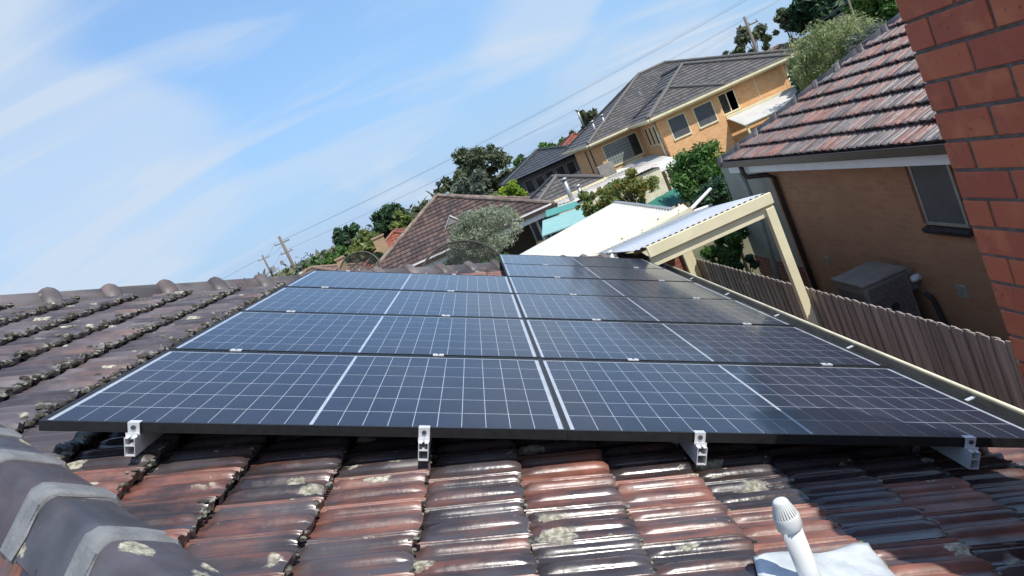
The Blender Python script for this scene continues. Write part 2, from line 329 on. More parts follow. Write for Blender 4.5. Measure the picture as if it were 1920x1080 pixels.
# ground
def gz(x, y):
    t = min(max((y-9)/22, 0), 1); t = t*t*(3-2*t)
    r = min(max((math.hypot(x, y)-60)/220, 0), 1)
    return -1.35*t*min(max((x+4)/10, 0), 1) - .2*t + 1.1*r
def ground():
    xs = sorted(set([-900, -500, -300, -200, -140, -100, -70]+list(range(-50, 71, 4))+[90, 120, 160, 220, 320, 500, 900]))
    ys = sorted(set([-400, -200, -100, -60]+list(range(-40, 101, 4))+[120, 150, 200, 280, 400, 600, 1000, 1600]))
    mb = MB(); nx = len(xs)
    mb.v = [Vector((x, y, gz(x, y))) for y in ys for x in xs]
    mb.f = [(j*nx+i, j*nx+i+1, (j+1)*nx+i+1, (j+1)*nx+i) for j in range(len(ys)-1) for i in range(nx-1)]
    tag(mb.build('ground', M['grass'], None, True), kind='structure')
    tag(MB().box((3.0, -8, -.2), (4.95, 16, .05)).build('path', M['paving']), kind='structure')
    tag(MB().box((5.05, -8, -.2), (6.36, 12, .05)).build('path', M['paving']), kind='structure')
ground()
house = thing('tiled_house', 'brick house under the solar panels, glazed brown tile roof with hips', 'house', (1, 2, 0))
apex = rw((NEARH+FARH)/2, (NEARH-FARH)/2*CT, TP-.01)
# underlay planes
YE0, YE1 = (NEARH-3.75)/1.0*CT*1.0, None
def hipv_near(u): return (NEARH-u)*CT
def hipv_far(u): return (u-FARH)*CT
UE = 3.745
n0 = rw(UE, hipv_near(UE), TP-.03); n1 = rw(UE, hipv_far(UE), TP-.03); ap = rw((NEARH+FARH)/2, (NEARH-FARH)/2*CT, TP-.03)
roof = MB().poly([n0, n1, ap], .05).build('roof', M['under'], house)
lx = -9.0
MB().poly([V(lx, n0.y, n0.z), n0, ap, V(lx, ap.y, ap.z)], .05).build('roof', M['under'], house)
MB().poly([n1, V(lx, n1.y, n1.z), V(lx, ap.y, ap.z), ap], .05).build('roof', M['under'], house)
MB().box((lx+.4, n0.y+.45, -.1), (3.02, n1.y-.45, 2.48)).build('wall', M['redbrick'], house)
MB().box((lx+.2, n0.y+.1, 2.44), (3.30, n1.y-.1, 2.47)).build('soffit', M['white'], house)
MB().box((3.28, n0.y, 2.44), (3.305, n1.y, 2.62)).build('fascia', M['cream'], house)
# tile mesh: x down the slope (0 head .. .345 tail), y along the eave, far edge at y = CW
PS = [0, .012, .024, .035, .046, .058, .068, .078, .09, .10, .11, .125, .165, .178, .20, .225, .25, .27, .29, .315, .34, .362, .375, .46, .545, .558, .58, .61, .64, .66, .68, .71, .74, .762, .775, .88, 1.0]
def lobe(s, c, w): t = (s-c)/w; return max(0, math.cos(t*math.pi/2))**.8 if abs(t) < 1 else 0
def tile_mesh(name, seed, m, low=False, tilt=.036):
    rnd = random.Random(seed); X = [0, .045, .062, .10, .20, .30, .328, .345]
    if low: X = [0, .05, .10, .30, .345]
    ps = PS if not low else [0, .05, .11, .18, .28, .38, .48, .58, .70, .82, .90, 1.0]
    mb = MB(); rows = []
    for x in X:
        r1 = 1.0 if x > .05 else .0; r2 = 0 if x < .06 else (.55 if x < .08 else 1.0)
        if x > .335: r1, r2 = .82, .35
        elif x > .32: r1, r2 = .95, .75
        row = []
        for s in ps:
            z = .0085*lobe(s, .035, .026)+.0085*lobe(s, .10, .026)+.0185*r1*lobe(s, .27, .105)+.0175*r2*lobe(s, .66, .115)
            z += x*tilt/GA
            if x > .335: z -= .004
            row.append(len(mb.v)); mb.v.append(Vector((x+(.006*math.sin(s*9+seed) if x > .3 else 0), CW*(1-s), z+rnd.uniform(-.0008, .0008))))
        rows.append(row)
    for a, b in zip(rows, rows[1:]):
        for i in range(len(ps)-1): mb.f.append((a[i], b[i], b[i+1], a[i+1]))
    # tail face and side lips (own vertices: crisp edge)
    t = [mb.v[i].copy() for i in rows[-1]]; b0 = len(mb.v); mb.v += t+[Vector((p.x-.004, p.y, .0)) + Vector((0, 0, p.z-.030)) for p in t]; n = len(t)
    for i in range(n-1): mb.f.append((b0+i, b0+n+i, b0+n+i+1, b0+i+1))
    me = mb.mesh(name, None, True); me.materials.append(m)
    k = len(me.polygons)-(n-1)
    for i in range(n-1): me.polygons[k+i].use_smooth = True
    return me
TM = [tile_mesh('tile', i, M['tile']) for i in range(4)]
TML = [tile_mesh('tile', i+9, M['tile_left']) for i in range(4)]
def clip_tile(me, wm, planes):
    # cut a tile along the hip lines; returns own mesh or None
    bm = bmesh.new(); bm.from_mesh(me)
    for co, no in planes:
        bmesh.ops.bisect_plane(bm, geom=bm.verts[:]+bm.edges[:]+bm.faces[:], plane_co=wm.inverted() @ co, plane_no=wm.inverted().to_3x3() @ no, clear_outer=False, clear_inner=True)
    if len(bm.faces) < 4: bm.free(); return None
    m2 = bpy.data.meshes.new('tile'); bm.to_mesh(m2); bm.free(); m2.materials.append(me.materials[0]); return m2
def panelgap(u, v):       # how deep a point lies under the panels
    d = -9
    for u0, u1, v0, v1 in ((0, 1.755, 0, 4.21), (1.775, 3.53, 0, 6.33)): d = max(d, min(u-u0, u1-u, v-v0, v1-v))
    return d
HND = Vector((HK, 0, 0))
tiles = []
def lay(frame, k0, k1, j0, j1, keep, planes, meshes, par, vo=0.0, jit=1):
    for k in range(k0, k1+1):
        tail = .665+GA*k
        for j in range(j0, j1+1):
            v = vo+j*CW+(CW/2 if 0 else 0); u = tail-.345
            r = keep(u+.19, v+CW/2)
            if not r: continue
            wm = frame @ Matrix.Translation((u+random.uniform(-.005, .005)*jit, v+random.uniform(-.002, .002), TP+random.uniform(-.002, .002))) @ Matrix.Rotation(random.uniform(-.012, .012)*jit, 4, 'Z') @ Matrix.Rotation(random.uniform(-.006, .006), 4, 'Y')
            ms = meshes(u, v); me = ms[random.randrange(len(ms))]
            if r == 2:
                me = clip_tile(me, wm, planes)
                if me is None: continue
            o_ = inst('tile', me, par, wm)
            if frame is MR: tiles.append((o_, tail, v))
pc = [(rw(NEARH, 0, TP), MR.to_3x3() @ Vector((1, HK, 0)).normalized()), (rw(FARH, 0, TP), MR.to_3x3() @ Vector((1, -HK, 0)).normalized())]
def keep_main(u, v):
    a = (u-NEARH+HK*v)/math.hypot(1, HK); b = (u-FARH-HK*v)/math.hypot(1, HK); d = min(a, b)
    if d < -.19: return 0
    if panelgap(u, v) > (.75 if v < 1.2 else .32): return 0
    if v > 6.9 and u > 2.2 and d > .6: return 0
    if v < -2.3: return 0
    return 2 if d < .24 else 1
lay(MR, -12, 10, -11, 40, keep_main, pc, lambda u, v: TM if (u > -.15 and v < .6) or (u > .6) else TML, roof, vo=-.052-.215*0)
# near side slope (faces the camera's feet): only the strip beside the hip shows
MR2 = Matrix(((0, 1, 0, 0), (-CT, 0, -ST, 0), (-ST, 0, CT, 0), (0, 0, 0, 1))); MR2.translation = rw((NEARH+FARH)/2, (NEARH-FARH)/2*CT, TP) - (MR2.to_3x3() @ Vector((0, 0, TP)))
pc2 = [(rw(NEARH, 0, TP), MR2.to_3x3() @ Vector((1, -HK, 0)).normalized())]
def keep_near(u, v):
    d = (u-HK*v)/math.hypot(1, HK)
    if d < -.19 or d > 1.25 or u < .9 or u > 4.6: return 0
    return 2 if d < .24 else 1
lay(MR2, 0, 14, 2, 24, keep_near, pc2, lambda u, v: TM, roof)
# hip caps
def capprof(sc=1.0, up=0.0):
    P = [(-.140, -.15), (-.136, -.110), (-.090, -.066), (-.030, -.012), (-.014, -.003), (0, 0), (.014, -.003), (.030, -.012), (.090, -.066), (.136, -.110), (.140, -.15)]
    return [(y*sc, z*sc+up) for y, z in P]
def loft(secs, name, m, smooth=True):
    mb = MB(); n = len(secs[0][1])
    for x, pr in secs: mb.v += [Vector((x, y, z)) for y, z in pr]
    for i in range(len(secs)-1):
        for k in range(n-1): mb.f.append((i*n+k, (i+1)*n+k, (i+1)*n+k+1, i*n+k+1))
    mb.f.append(tuple(range(n))); mb.f.append(tuple((len(secs)-1)*n+k for k in range(n))[::-1])
    me = mb.mesh(name, None, smooth); me.materials.append(m)
    for p in me.polygons[-2:]: p.use_smooth = False
    return me
CAPL = .37
def facet(me):
    for p in me.polygons:
        p.use_smooth = abs(p.center.y) < .026
    return me
cap_near = loft([(0, capprof(.93)), (.02, capprof(.95)), (.36, capprof(1.0)), (.40, capprof(1.0))], 'hip_cap', M['cap'])
band = loft([(-.055, capprof(1.0, .0)), (-.045, capprof(1.06, .007)), (.040, capprof(1.07, .010)), (.048, capprof(1.01, .002))], 'mortar_band', M['pointing'])
cap_far = loft([(0, capprof(.93)), (.02, capprof(.95)), (.40, capprof(1.0))], 'hip_cap', M['cap_far'])
collar = loft([(-.075, capprof(.98, .0)), (-.045, capprof(1.06, .025)), (-.01, capprof(1.08, .036)), (.03, capprof(1.05, .024)), (.055, capprof(1.0, .004))], 'cap_collar', M['cap_far'])
def hip(p0, p1, n0, step, caps, band, wob=1):
    d = (p1-p0).normalized(); side = d.cross(Vector((0, 0, 1))).normalized(); up = side.cross(d)
    m = Matrix((d, side, up)).transposed().to_4x4()
    m = Matrix((d, -side, up)).transposed().to_4x4() if m.determinant() < 0 else m
    k = int((p1-p0).length/step)
    for i in range(k+1):
        q = p0+d*(n0+i*step)
        wm = Matrix.Translation(q+Vector((0, 0, random.uniform(-.004, .004)*wob))) @ m @ Matrix.Rotation(random.uniform(-.02, .02)*wob, 4, 'X') @ Matrix.Rotation(random.uniform(-.012, .012)*wob, 4, 'Z')
        c = inst('hip_cap', caps, roof, wm); inst(band.name.split('.')[0], band, roof, wm @ Matrix.Translation((.395, 0, .002)))
for me_ in (cap_near, band): facet(me_)
for v_ in band.vertices: v_.co.x += random.uniform(-.006, .006)
CAPZ = Vector((0, 0, .118))
A0 = rw((NEARH+FARH)/2, (NEARH-FARH)/2*CT, TP)
hip(A0+CAPZ, rw(3.0, hipv_near(3.0), TP)+CAPZ, .22, CAPL, cap_near, band)
hip(A0+CAPZ-V(0, 0, .02), rw(UE, hipv_far(UE), TP)+CAPZ-V(0, 0, .02), .10, .415, cap_far, collar)
hip(A0+CAPZ, V(lx, A0.y, A0.z)+CAPZ, .0, .415, cap_far, collar)
# gutter along the eave
gm = MB(); gx0, gx1 = 3.31, 3.475; gy0, gy1 = n0.y, hipv_far(UE)
gm.box((gx0, gy0, 2.475), (gx1, gy1, 2.48)); gm.box((gx0, gy0, 2.48), (gx0+.004, gy1, 2.60)); gm.box((gx1-.004, gy0, 2.481), (gx1, gy1, 2.585))
gutter = gm.build('gutter', M['gutter'], house)
MB().tube([V(gx1, gy0, 2.59), V(gx1, gy1, 2.59)], .011, 8).build('gutter_lip', M['creamdirty'], gutter, True)
for y in np.arange(-.2, 8, 1.15):
    MB().box((gx0+.006, y, 2.572), (gx1-.006, y+.022, 2.577)).build('gutter_bracket', M['alu'], gutter)
# moss and lichen crusts along the tile tails
def blobs(name, m, pts, label):
    mb = MB(); ico = [(0, 0, 1)]+[(math.cos(a)*.9, math.sin(a)*.9, .42) for a in np.arange(6)*math.pi/3]+[(math.cos(a+.5), math.sin(a+.5), -.25) for a in np.arange(6)*math.pi/3]
    fs = [(0, 1+i, 1+(i+1) % 6) for i in range(6)]+[(1+i, 7+i, 1+(i+1) % 6) for i in range(6)]+[(1+(i+1) % 6, 7+i, 7+(i+1) % 6) for i in range(6)]
    for p, r, h in pts:
        e = [Vector((x*r*random.uniform(.7, 1.3), y*r*random.uniform(.7, 1.3), z*h*random.uniform(.6, 1.3))) for x, y, z in ico]
        mb.add([MR @ (Vector(p)+q) for q in e], fs)
    return tag(mb.build(name, m, None, True), label, name.replace('_', ' '), kind='stuff')
mo, li = [], []
for o, tail, v in tiles:
    if o.data.users == 1 and random.random() < .4: pass
    if o.matrix_basis is None: continue
    isleft = tail < .3 or (tail < .9 and v > .3)
    if o.name.startswith('tile') and (v > -1.3) and panelgap(tail, v) < .05 and (FARH+HK*v < tail-.12) and (NEARH-HK*v < tail-.12) and v > -1.4:
        nn = 36 if isleft else 22
        for _ in range(nn):
            s = random.random()
            z = TP+.034+.021*lobe(s, .27, .105)+.019*.4*lobe(s, .66, .115)
            r = random.uniform(.006, .020 if isleft else .009)
            p = (tail-abs(random.gauss(0, .022 if isleft else .012))+.004, v+CW*(1-s), z-.003)
            (mo if random.random() < (.74 if isleft else .5) else li).append((p, r, r*random.uniform(.3, .75)))
        if random.random() < (.22 if isleft else 0):     # bigger crust running up the roll
            s0 = random.choice((.27, .66)); L0 = random.uniform(.03, .13); u0 = tail-random.uniform(.0, .2)-.02
            for _ in range(60):
                du = random.uniform(-L0, L0)/2*1.2; ds = random.gauss(0, .055); s = s0+ds
                z = TP+(345-(tail-u0-du)*1000)/1000*.034/GA+.0185*lobe(s, .27, .105)+.0175*lobe(s, .66, .115)
                li.append(((u0+du, v+CW*(1-s), z-.001), random.uniform(.004, .010), random.uniform(.001, .003)))
blobs('moss', M['moss'], mo, 'dark moss growing along the tile edges'); blobs('lichen', M['lichen'], li, 'pale lichen crusts on the roof tiles')
# ------------------------------------------------------------------ solar panels
PL, PWD, PT = 1.755, 1.038, .035
PIT = 1.058
def pbox(mb, a, b): return mb.box(a, b)
fm = MB(); lip = .010
pbox(fm, (0, 0, -PT), (lip, PWD, 0)); pbox(fm, (PL-lip, 0, -PT), (PL, PWD, 0)); pbox(fm, (lip, 0, -PT), (PL-lip, lip, 0)); pbox(fm, (lip, PWD-lip, -PT), (PL-lip, PWD, 0))
frame_me = fm.mesh('frame'); frame_me.materials.append(M['blackframe'])
bk = MB().box((lip, lip, -.012), (PL-lip, PWD-lip, -.0075)).mesh('backsheet'); bk.materials.append(M['back'])
gls = MB().box((lip, lip, -.0045), (PL-lip, PWD-lip, -.0015)).mesh('glass_pane'); gls.materials.append(M['glass'])
bu, bv, mid = .026, .018, .010
cu = (PL-2*bu-mid)/20; cv = (PWD-2*bv)/6; g = .0025
gv = .0048
cell_me = MB().box((0, 0, -.0074), (cu-g, cv-gv, -.0071)).mesh('cell'); cell_me.materials.append(M['cell'])
rank = ['nearest', 'second', 'third', 'fourth', 'fifth', 'farthest']
def panel(c, r):
    u0 = 0 if c == 0 else PL+.001; v0 = r*PIT
    n = 4 if c == 0 else 6
    nm = ['first', 'second', 'third', 'fourth', 'fifth', 'sixth'][r]
    where = 'column beside the left tiles' if c == 0 else 'column beside the gutter'
    t = thing('solar_panel', f'black framed solar panel, {nm} row from the front, {where}', 'solar panel', group='solar panels on the tiled roof', wm=MR @ Matrix.Translation((u0, v0, random.uniform(-.0015, .0015))))
    w = world(t)
    inst('frame', frame_me, t, w); inst('backsheet', bk, t, w); inst('glass_pane', gls, t, w)
    for i in range(20):
        for j in range(6):
            inst('cell', cell_me, t, w @ Matrix.Translation((bu+i*cu+(mid if i > 9 else 0)+g/2, bv+j*cv+gv/2, 0)))
for c, n in ((0, 4), (1, 6)):
    for r in range(n): panel(c, r)
# rails and clamps
RAILS = [(.31, 4, 'left end of the front edge'), (1.265, 4, 'middle of the left column'), (2.215, 6, 'left side of the right column'), (3.19, 6, 'end next to the gutter')]
endc = MB().box((-.019, -.009, .0), (.019, .012, .004)).box((-.019, -.013, -.040), (.019, -.009, .004)).box((-.017, -.026, -.040), (.017, -.013, -.034)).box((-.019, -.030, -.040), (.019, -.026, -.026)).mesh('end_clamp'); endc.materials.append(M['alu'])
midc = MB().box((-.026, -.024, .0005), (.026, .004, .0055)).box((-.022, -.014, -.03), (.022, -.006, .0005)).mesh('mid_clamp'); midc.materials.append(M['alu'])
bolt = MB().tube([(0, 0, 0), (0, 0, .008)], .0085, 6).mesh('bolt'); bolt.materials.append(M['bolt'])
for u, n, w in RAILS:
    v0, v1 = -.046, n*PIT+.04; mb = MB(); a, b, t = -.017, .017, .0026; top, bot = -PT-.003, -.100
    mb.box((a, v0, bot), (a+t, v1, top)); mb.box((b-t, v0, bot), (b, v1, top)); mb.box((a+t, v0, bot), (b-t, v1, bot+t)); mb.box((a+t, v0, -.066), (b-t, v1, -.066+t))
    mb.box((a+t, v0, top-t), (a+.013, v1, top)); mb.box((b-.013, v0, top-t), (b-t, v1, top))
    t_ = thing('mounting_rail', f'silver aluminium rail under the panels with clamp, {w}', 'rail', group='panel mounting rails', wm=MR @ Matrix.Translation((u, 0, 0)))
    mb.v = [world(t_) @ q for q in mb.v]; mb.build('rail', M['alu'], t_)
    wv = world(t_)
    inst('end_clamp', endc, t_, wv); inst('bolt', bolt, t_, wv @ Matrix.Translation((0, -.010, -.012)) @ Matrix.Rotation(R(90), 4, 'X'))
    inst('end_clamp', endc, t_, wv @ Matrix.Translation((0, n*PIT-.02, 0)) @ Matrix.Rotation(math.pi, 4, 'Z'))
    for r in range(1, n):
        inst('mid_clamp', midc, t_, wv @ Matrix.Translation((0, r*PIT, 0))); inst('bolt', bolt, t_, wv @ Matrix.Translation((0, r*PIT-.010, .005)) @ Matrix.Scale(.55, 4))
    for v in np.arange(.28, n*PIT, 1.2):
        f = MB().box((-.015, v, TP-.01), (.015, v+.03, bot)); f.v = [wv @ q for q in f.v]; f.build('roof_hook', M['galv'], t_)
# ------------------------------------------------------------------ vent pipe with flashing
vb = rw(2.285, -.765, TP+.02)
vp = thing('vent_pipe', 'white plastic vent pipe with slotted cap standing in a white flashing', 'vent pipe', vb)
Z = Vector((0, 0, 1))
MB().tube([vb-Z*.05, vb+Z*.215], .0255, 28).build('pipe', M['pvc'], vp, True)
cm = MB().tube([vb+Z*.203, vb+Z*.206, vb+Z*.236, vb+Z*.240], [.028, .0315, .0315, .030], 28)
cap = cm.build('vent_cap', M['pvc'], vp, True)
cone = MB().tube([vb+Z*.238, vb+Z*.272, vb+Z*.274], [.0285, .0165, .0155], 28).build('cone', M['dark'], cap, True)
tp_ = MB().tube([vb+Z*.271, vb+Z*.278, vb+Z*.281], [.0185, .0175, .012], 24).build('top', M['pvc'], cap, True)
for k in range(26):
    a = 2*math.pi*k/26; e = Vector((math.cos(a), math.sin(a), 0))
    MB().bar(vb+Z*.238+e*.0295, vb+Z*.274+e*.0178, .0045, .003, e).build('fin', M['pvc'], cap)
rb = MB(); un = MR.to_3x3() @ Vector((0, 0, 1))
rb.tube([vb-Z*.035, vb+Z*.012, vb+Z*.018], [.046, .034, .0265], 24).build('rubber_collar', M['dark'], vp, True)
fl = MB(); GX, GY = 26, 22
def fpt(a, b):
    u = 2.165+a*.36+.05*(1-b)*(1-a)*-1+.008*math.sin(b*7); v = -1.05+b*(.47-.05*(1-a))+.012*math.sin(a*9)+.03*a*b
    s = ((-v-.052) / CW) % 1; roll = .0185*lobe(s, .27, .105)+.0175*lobe(s, .66, .115)
    kk = math.floor((u-.665)/GA); x = u-(.665+GA*kk)
    z = TP+.058+.22*roll+noise.noise(Vector((u*9, v*9, 2)))*.007+noise.noise(Vector((u*30, v*30, 5)))*.0025-(.010 if a > .96 or b > .96 or a < .02 else 0)
    return MR @ Vector((u, v, z))
fl.v = [fpt(i/(GX-1), j/(GY-1)) for j in range(GY) for i in range(GX)]
fl.f = [(j*GX+i, j*GX+i+1, (j+1)*GX+i+1, (j+1)*GX+i) for j in range(GY-1) for i in range(GX-1)]
nb_ = len(fl.v); fl.v += [q-un*.004 for q in fl.v]; fl.f += [tuple(nb_+i for i in f[::-1]) for f in fl.f]
rim = [i for i in range(GX)]+[j*GX+GX-1 for j in range(1, GY)]+[(GY-1)*GX+i for i in range(GX-2, -1, -1)]+[j*GX for j in range(GY-2, 0, -1)]
fl.f += [(rim[i], nb_+rim[i], nb_+rim[(i+1) % len(rim)], rim[(i+1) % len(rim)]) for i in range(len(rim))]
fl.build('flashing', M['flash'], vp, True)
# ------------------------------------------------------------------ chimney
ch = thing('brick_chimney', 'red brick chimney with recessed grey mortar at the right edge', 'chimney', (3.05, -.95, 2.6))
cx0, cx1, cy0, cy1 = 2.88, 3.32, -1.17, -.372
CO, BL, BH, BD = .0868, .219, .0775, .105
zc = 4.450-CO*22; top = zc+CO*23-.012
MB().box((cx0+.006, cy0+.006, zc-.05), (cx1-.006, cy1-.006, top)).build('mortar_core', M['mortar'], ch)
def brickme(l):
    me = MB().box((0, 0, 0), (l-.011, BD, BH)).mesh('brick'); bm = bmesh.new(); bm.from_mesh(me); bmesh.ops.bevel(bm, geom=bm.edges[:], offset=.003, segments=1, affect='EDGES'); bm.to_mesh(me); bm.free(); me.materials.append(M['brick']); return me
BM = {}
def brick(l, wm):
    key = round(l, 3)
    if key not in BM: BM[key] = brickme(l)
    j = Matrix.Translation((0, random.uniform(-.0015, .0015), random.uniform(-.0012, .0012)))
    inst('brick', BM[key], ch, wm @ j)
for k in range(23):
    z = zc+k*CO
    def run(o, d, length, first, k=k, z=z):
        # bricks along d, outer face on the right-hand side of the run
        x = 0; l = first
        while x < length-.03:
            ll = min(l, length-x+.011)
            m = Matrix.Translation(o+d*x) @ Matrix.Rotation(math.atan2(d.y, d.x), 4, 'Z'); brick(ll, m); x += l; l = BL
    odd = k % 2
    run(V(cx0, cy1, z), V(0, -1, 0), cy1-cy0, BL if odd == 0 else BL/2-.002)     # face to the ridge
    run(V(cx1, cy0, z), V(0, 1, 0), cy1-cy0, BL if odd == 0 else BL/2-.002)
    run(V(cx0+BD+.011, cy0, z), V(1, 0, 0), cx1-cx0-2*BD-.011, BL)
    run(V(cx1-BD-.011, cy1, z), V(-1, 0, 0), cx1-cx0-2*BD-.011, BL)
MB().box((cx0+.06, cy0+.06, top+.003), (cx1-.06, cy1-.06, top+.02)).build('chimney_top', M['mortar'], ch)
# ------------------------------------------------------------------ tiled roofs in courses
def clip_poly(P, t0, t1):
    def cut(P, t, sgn):
        o = []
        for i in range(len(P)):
            a, b = P[i], P[(i+1) % len(P)]; da, db = (a[1]-t)*sgn, (b[1]-t)*sgn
            if da >= 0: o.append(a)
            if da*db < 0: k = da/(da-db); o.append((a[0]+(b[0]-a[0])*k, a[1]+(b[1]-a[1])*k))
        return o
    return cut(cut(P, t0, 1), t1, -1)
def roof_face(pts, m, parent, gauge=.32, step=.035, name='roof_slope'):
    # pts: first two = eave (left to right seen from outside); every course overlaps the one below by a real step
    A, B = Vector(pts[0]), Vector(pts[1]); e = (B-A).normalized(); n = e.cross(Vector(pts[2])-A).normalized(); t = n.cross(e)
    if n.z < 0: n = -n; t = -t
    if t.z < 0: t = -t
    P2 = [((Vector(p)-A).dot(e), (Vector(p)-A).dot(t)) for p in pts]; tm = max(p[1] for p in P2); mb = MB(); uvs = []
    k = 0
    while k*gauge < tm-.02:
        q = clip_poly(P2, k*gauge, min((k+1)*gauge, tm))
        if len(q) >= 3:
            def P(s, tt, off): return A+e*s+t*tt+n*off
            b = len(mb.v)
            for s, tt in q: mb.v.append(P(s, tt, step*(1-(tt-k*gauge)/gauge))); uvs.append((s, tt+.001))
            mb.f.append(tuple(range(b, b+len(q))))
            lo = [(s, tt) for s, tt in q if tt < k*gauge+.001]
            if len(lo) >= 2:
                s0, s1 = min(x[0] for x in lo), max(x[0] for x in lo); b = len(mb.v)
                mb.v += [P(s0, k*gauge, step), P(s1, k*gauge, step), P(s1, k*gauge, -.01), P(s0, k*gauge, -.01)]; uvs += [(s0, k*gauge), (s1, k*gauge), (s1, k*gauge), (s0, k*gauge)]
                mb.f.append((b, b+1, b+2, b+3))
        k += 1
    o = mb.build(name, m, parent); me = o.data; uv = me.uv_layers.new(name='UVMap')
    idx = [l.vertex_index for l in me.loops]; uv.data.foreach_set('uv', [c for i in idx for c in uvs[i]]); return o
def ridge_tube(p, q, m, parent, r=.09, name='ridge_cap'):
    p, q = Vector(p), Vector(q); n = max(1, int((q-p).length/.9)); mb = MB()
    for i in range(n):
        a = p+(q-p)*(i/n); b = p+(q-p)*((i+1.04)/n); mb.tube([a, b], [r*.92, r*1.08], 8)
    return mb.build(name, m, parent)
def hip_roof(parent, x0, x1, y0, y1, ze, pitch, m, capm, gable=None, over=.4, front_only=True, gauge=.32):
    x0 -= over; x1 += over; y0 -= over; y1 += over; tp = math.tan(R(pitch)); w = min(x1-x0, y1-y0)/2; zr = ze+w*tp
    if x1-x0 >= y1-y0: a = V(x0+w, (y0+y1)/2, zr); b = V(x1-w, (y0+y1)/2, zr)
    else: a = V((x0+x1)/2, y0+w, zr); b = V((x0+x1)/2, y1-w, zr)
    c = [V(x0, y0, ze), V(x1, y0, ze), V(x1, y1, ze), V(x0, y1, ze)]
    if x1-x0 >= y1-y0: F = [[c[0], c[1], b, a], [c[1], c[2], b], [c[2], c[3], a, b], [c[3], c[0], a]]
    else: F = [[c[0], c[1], a], [c[1], c[2], b, a], [c[2], c[3], b], [c[3], c[0], a, b]]
    for f in F:
        if len(f) == 4 and (f[2]-f[3]).length < .05: f = f[:3]
        roof_face(f, m, parent, gauge)
    e1 = a if x1-x0 >= y1-y0 else a; dz = V(0, 0, .06)
    prs = [(c[0], a), (c[3], a if x1-x0 >= y1-y0 else b), (c[1], b if x1-x0 >= y1-y0 else a), (c[2], b)]
    for p, q in prs: ridge_tube(p+dz, q+dz, capm, parent)
    if (a-b).length > .1: ridge_tube(a+dz, b+dz, capm, parent)
    return c, a, b
def eave_trim(parent, c, gm, fm, drop=.16):
    g = MB(); f = MB()
    for i in range(4):
        p, q = c[i], c[(i+1) % 4]; d = (q-p).normalized(); o = V(d.y, -d.x, 0)
        g.bar(p+o*.06-V(0, 0, .05), q+o*.06-V(0, 0, .05), .12, .10)
        f.bar(p-o*.012-V(0, 0, .11), q-o*.012-V(0, 0, .11), .024, drop)
    g.build('gutter', gm, parent); f.build('fascia', fm, parent)
def window(parent, x0, x1, z0, z1, y, fm, gm, nx=1, nz=1, fw=.05, face='-Y', deep=.06):
    # frame bars, pane(s) set back in the opening
    def pt(a, z, d): return V(a, y+d, z) if face == '-Y' else V(y+d, a, z)
    def bx(a0, a1, zz0, zz1, d0, d1):
        p, q = pt(a0, zz0, d0), pt(a1, zz1, d1); return tuple(map(min, p, q)), tuple(map(max, p, q))
    fr = MB(); fr.box(*bx(x0, x1, z0-.03, z0+fw, -.05, deep)); fr.box(*bx(x0, x1, z1-fw, z1, -.02, deep)); fr.box(*bx(x0, x0+fw, z0+fw, z1-fw, -.02, deep)); fr.box(*bx(x1-fw, x1, z0+fw, z1-fw, -.02, deep))
    for i in range(1, nx): a = x0+(x1-x0)*i/nx; fr.box(*bx(a-fw/2, a+fw/2, z0+fw, z1-fw, -.015, deep))
    for i in range(1, nz): a = z0+(z1-z0)*i/nz; fr.box(*bx(x0+fw, x1-fw, a-fw/3, a+fw/3, -.012, deep))
    w = fr.build('window', fm, parent); MB().box(*bx(x0+fw, x1-fw, z0+fw, z1-fw, -.010, .02)).build('pane', gm, w); return w
# ------------------------------------------------------------------ neighbour house behind the fence
nb = thing('neighbour_house', 'brown brick house in shade behind the fence, mottled tile roof and white fascia', 'house', (9, 6, 0))
EX, EY, EZ, NP = 5.95, 10.68, 3.06, 25.0
MN = Matrix(((-math.cos(R(NP)), 0, -math.sin(R(NP)), EX), (0, -1, 0, EY), (-math.sin(R(NP)), 0, math.cos(R(NP)), EZ), (0, 0, 0, 1)))
NW = 4.4
apx = V(EX+NW, EY-NW, EZ+NW*math.tan(R(NP))); bk = V(EX+NW, -4, apx.z)
nroof = MB().poly([V(EX+.03, EY-.03, EZ-.03), apx-V(0, 0, .03), bk-V(0, 0, .03), V(EX+.03, -4, EZ-.03)], .04).build('roof', M['under'], nb)
MB().poly([V(EX+.03, EY-.03, EZ-.03), V(EX+2*NW, EY-.03, EZ-.03), apx-V(0, 0, .03)], .04).build('roof', M['under'], nb)
TMN = [tile_mesh('tile', i+20, M['tile_nb'], tilt=.052) for i in range(3)]
k2 = 1/math.cos(R(NP)); pc3 = [(V(EX, EY, EZ), MN.to_3x3() @ Vector((-1, k2, 0)).normalized())]
for k in range(0, 15):
    tail = -GA*k+.03
    for j in range(0, 33):
        u, v = tail-.345, j*CW; d = (v+CW/2-(-(u+.19))/k2)/math.hypot(1, 1/k2)
        if d < -.19: continue
        wm = MN @ Matrix.Translation((u+random.uniform(-.006, .006), v, random.uniform(-.003, .003))) @ Matrix.Rotation(random.uniform(-.012, .012), 4, 'Z')
        me = TMN[random.randrange(3)]
        if v > 6.6 and k < 5: continue
        if d < .24:
            me = clip_tile(me, wm, pc3)
            if me is None: continue
        inst('tile', me, nroof, wm)
def hip2(p0, p1, par, caps, bandm, step=.415):
    d = (p1-p0).normalized(); side = d.cross(Vector((0, 0, 1))).normalized(); up = side.cross(d); m = Matrix((d, -side, up)).transposed().to_4x4()
    if m.determinant() < 0: m = Matrix((d, side, up)).transposed().to_4x4()
    for i in range(int((p1-p0).length/step)+1):
        wm = Matrix.Translation(p0+d*(i*step)) @ m; inst('hip_cap', caps, par, wm); inst('cap_collar', bandm, par, wm @ Matrix.Translation((.395, 0, .002)))
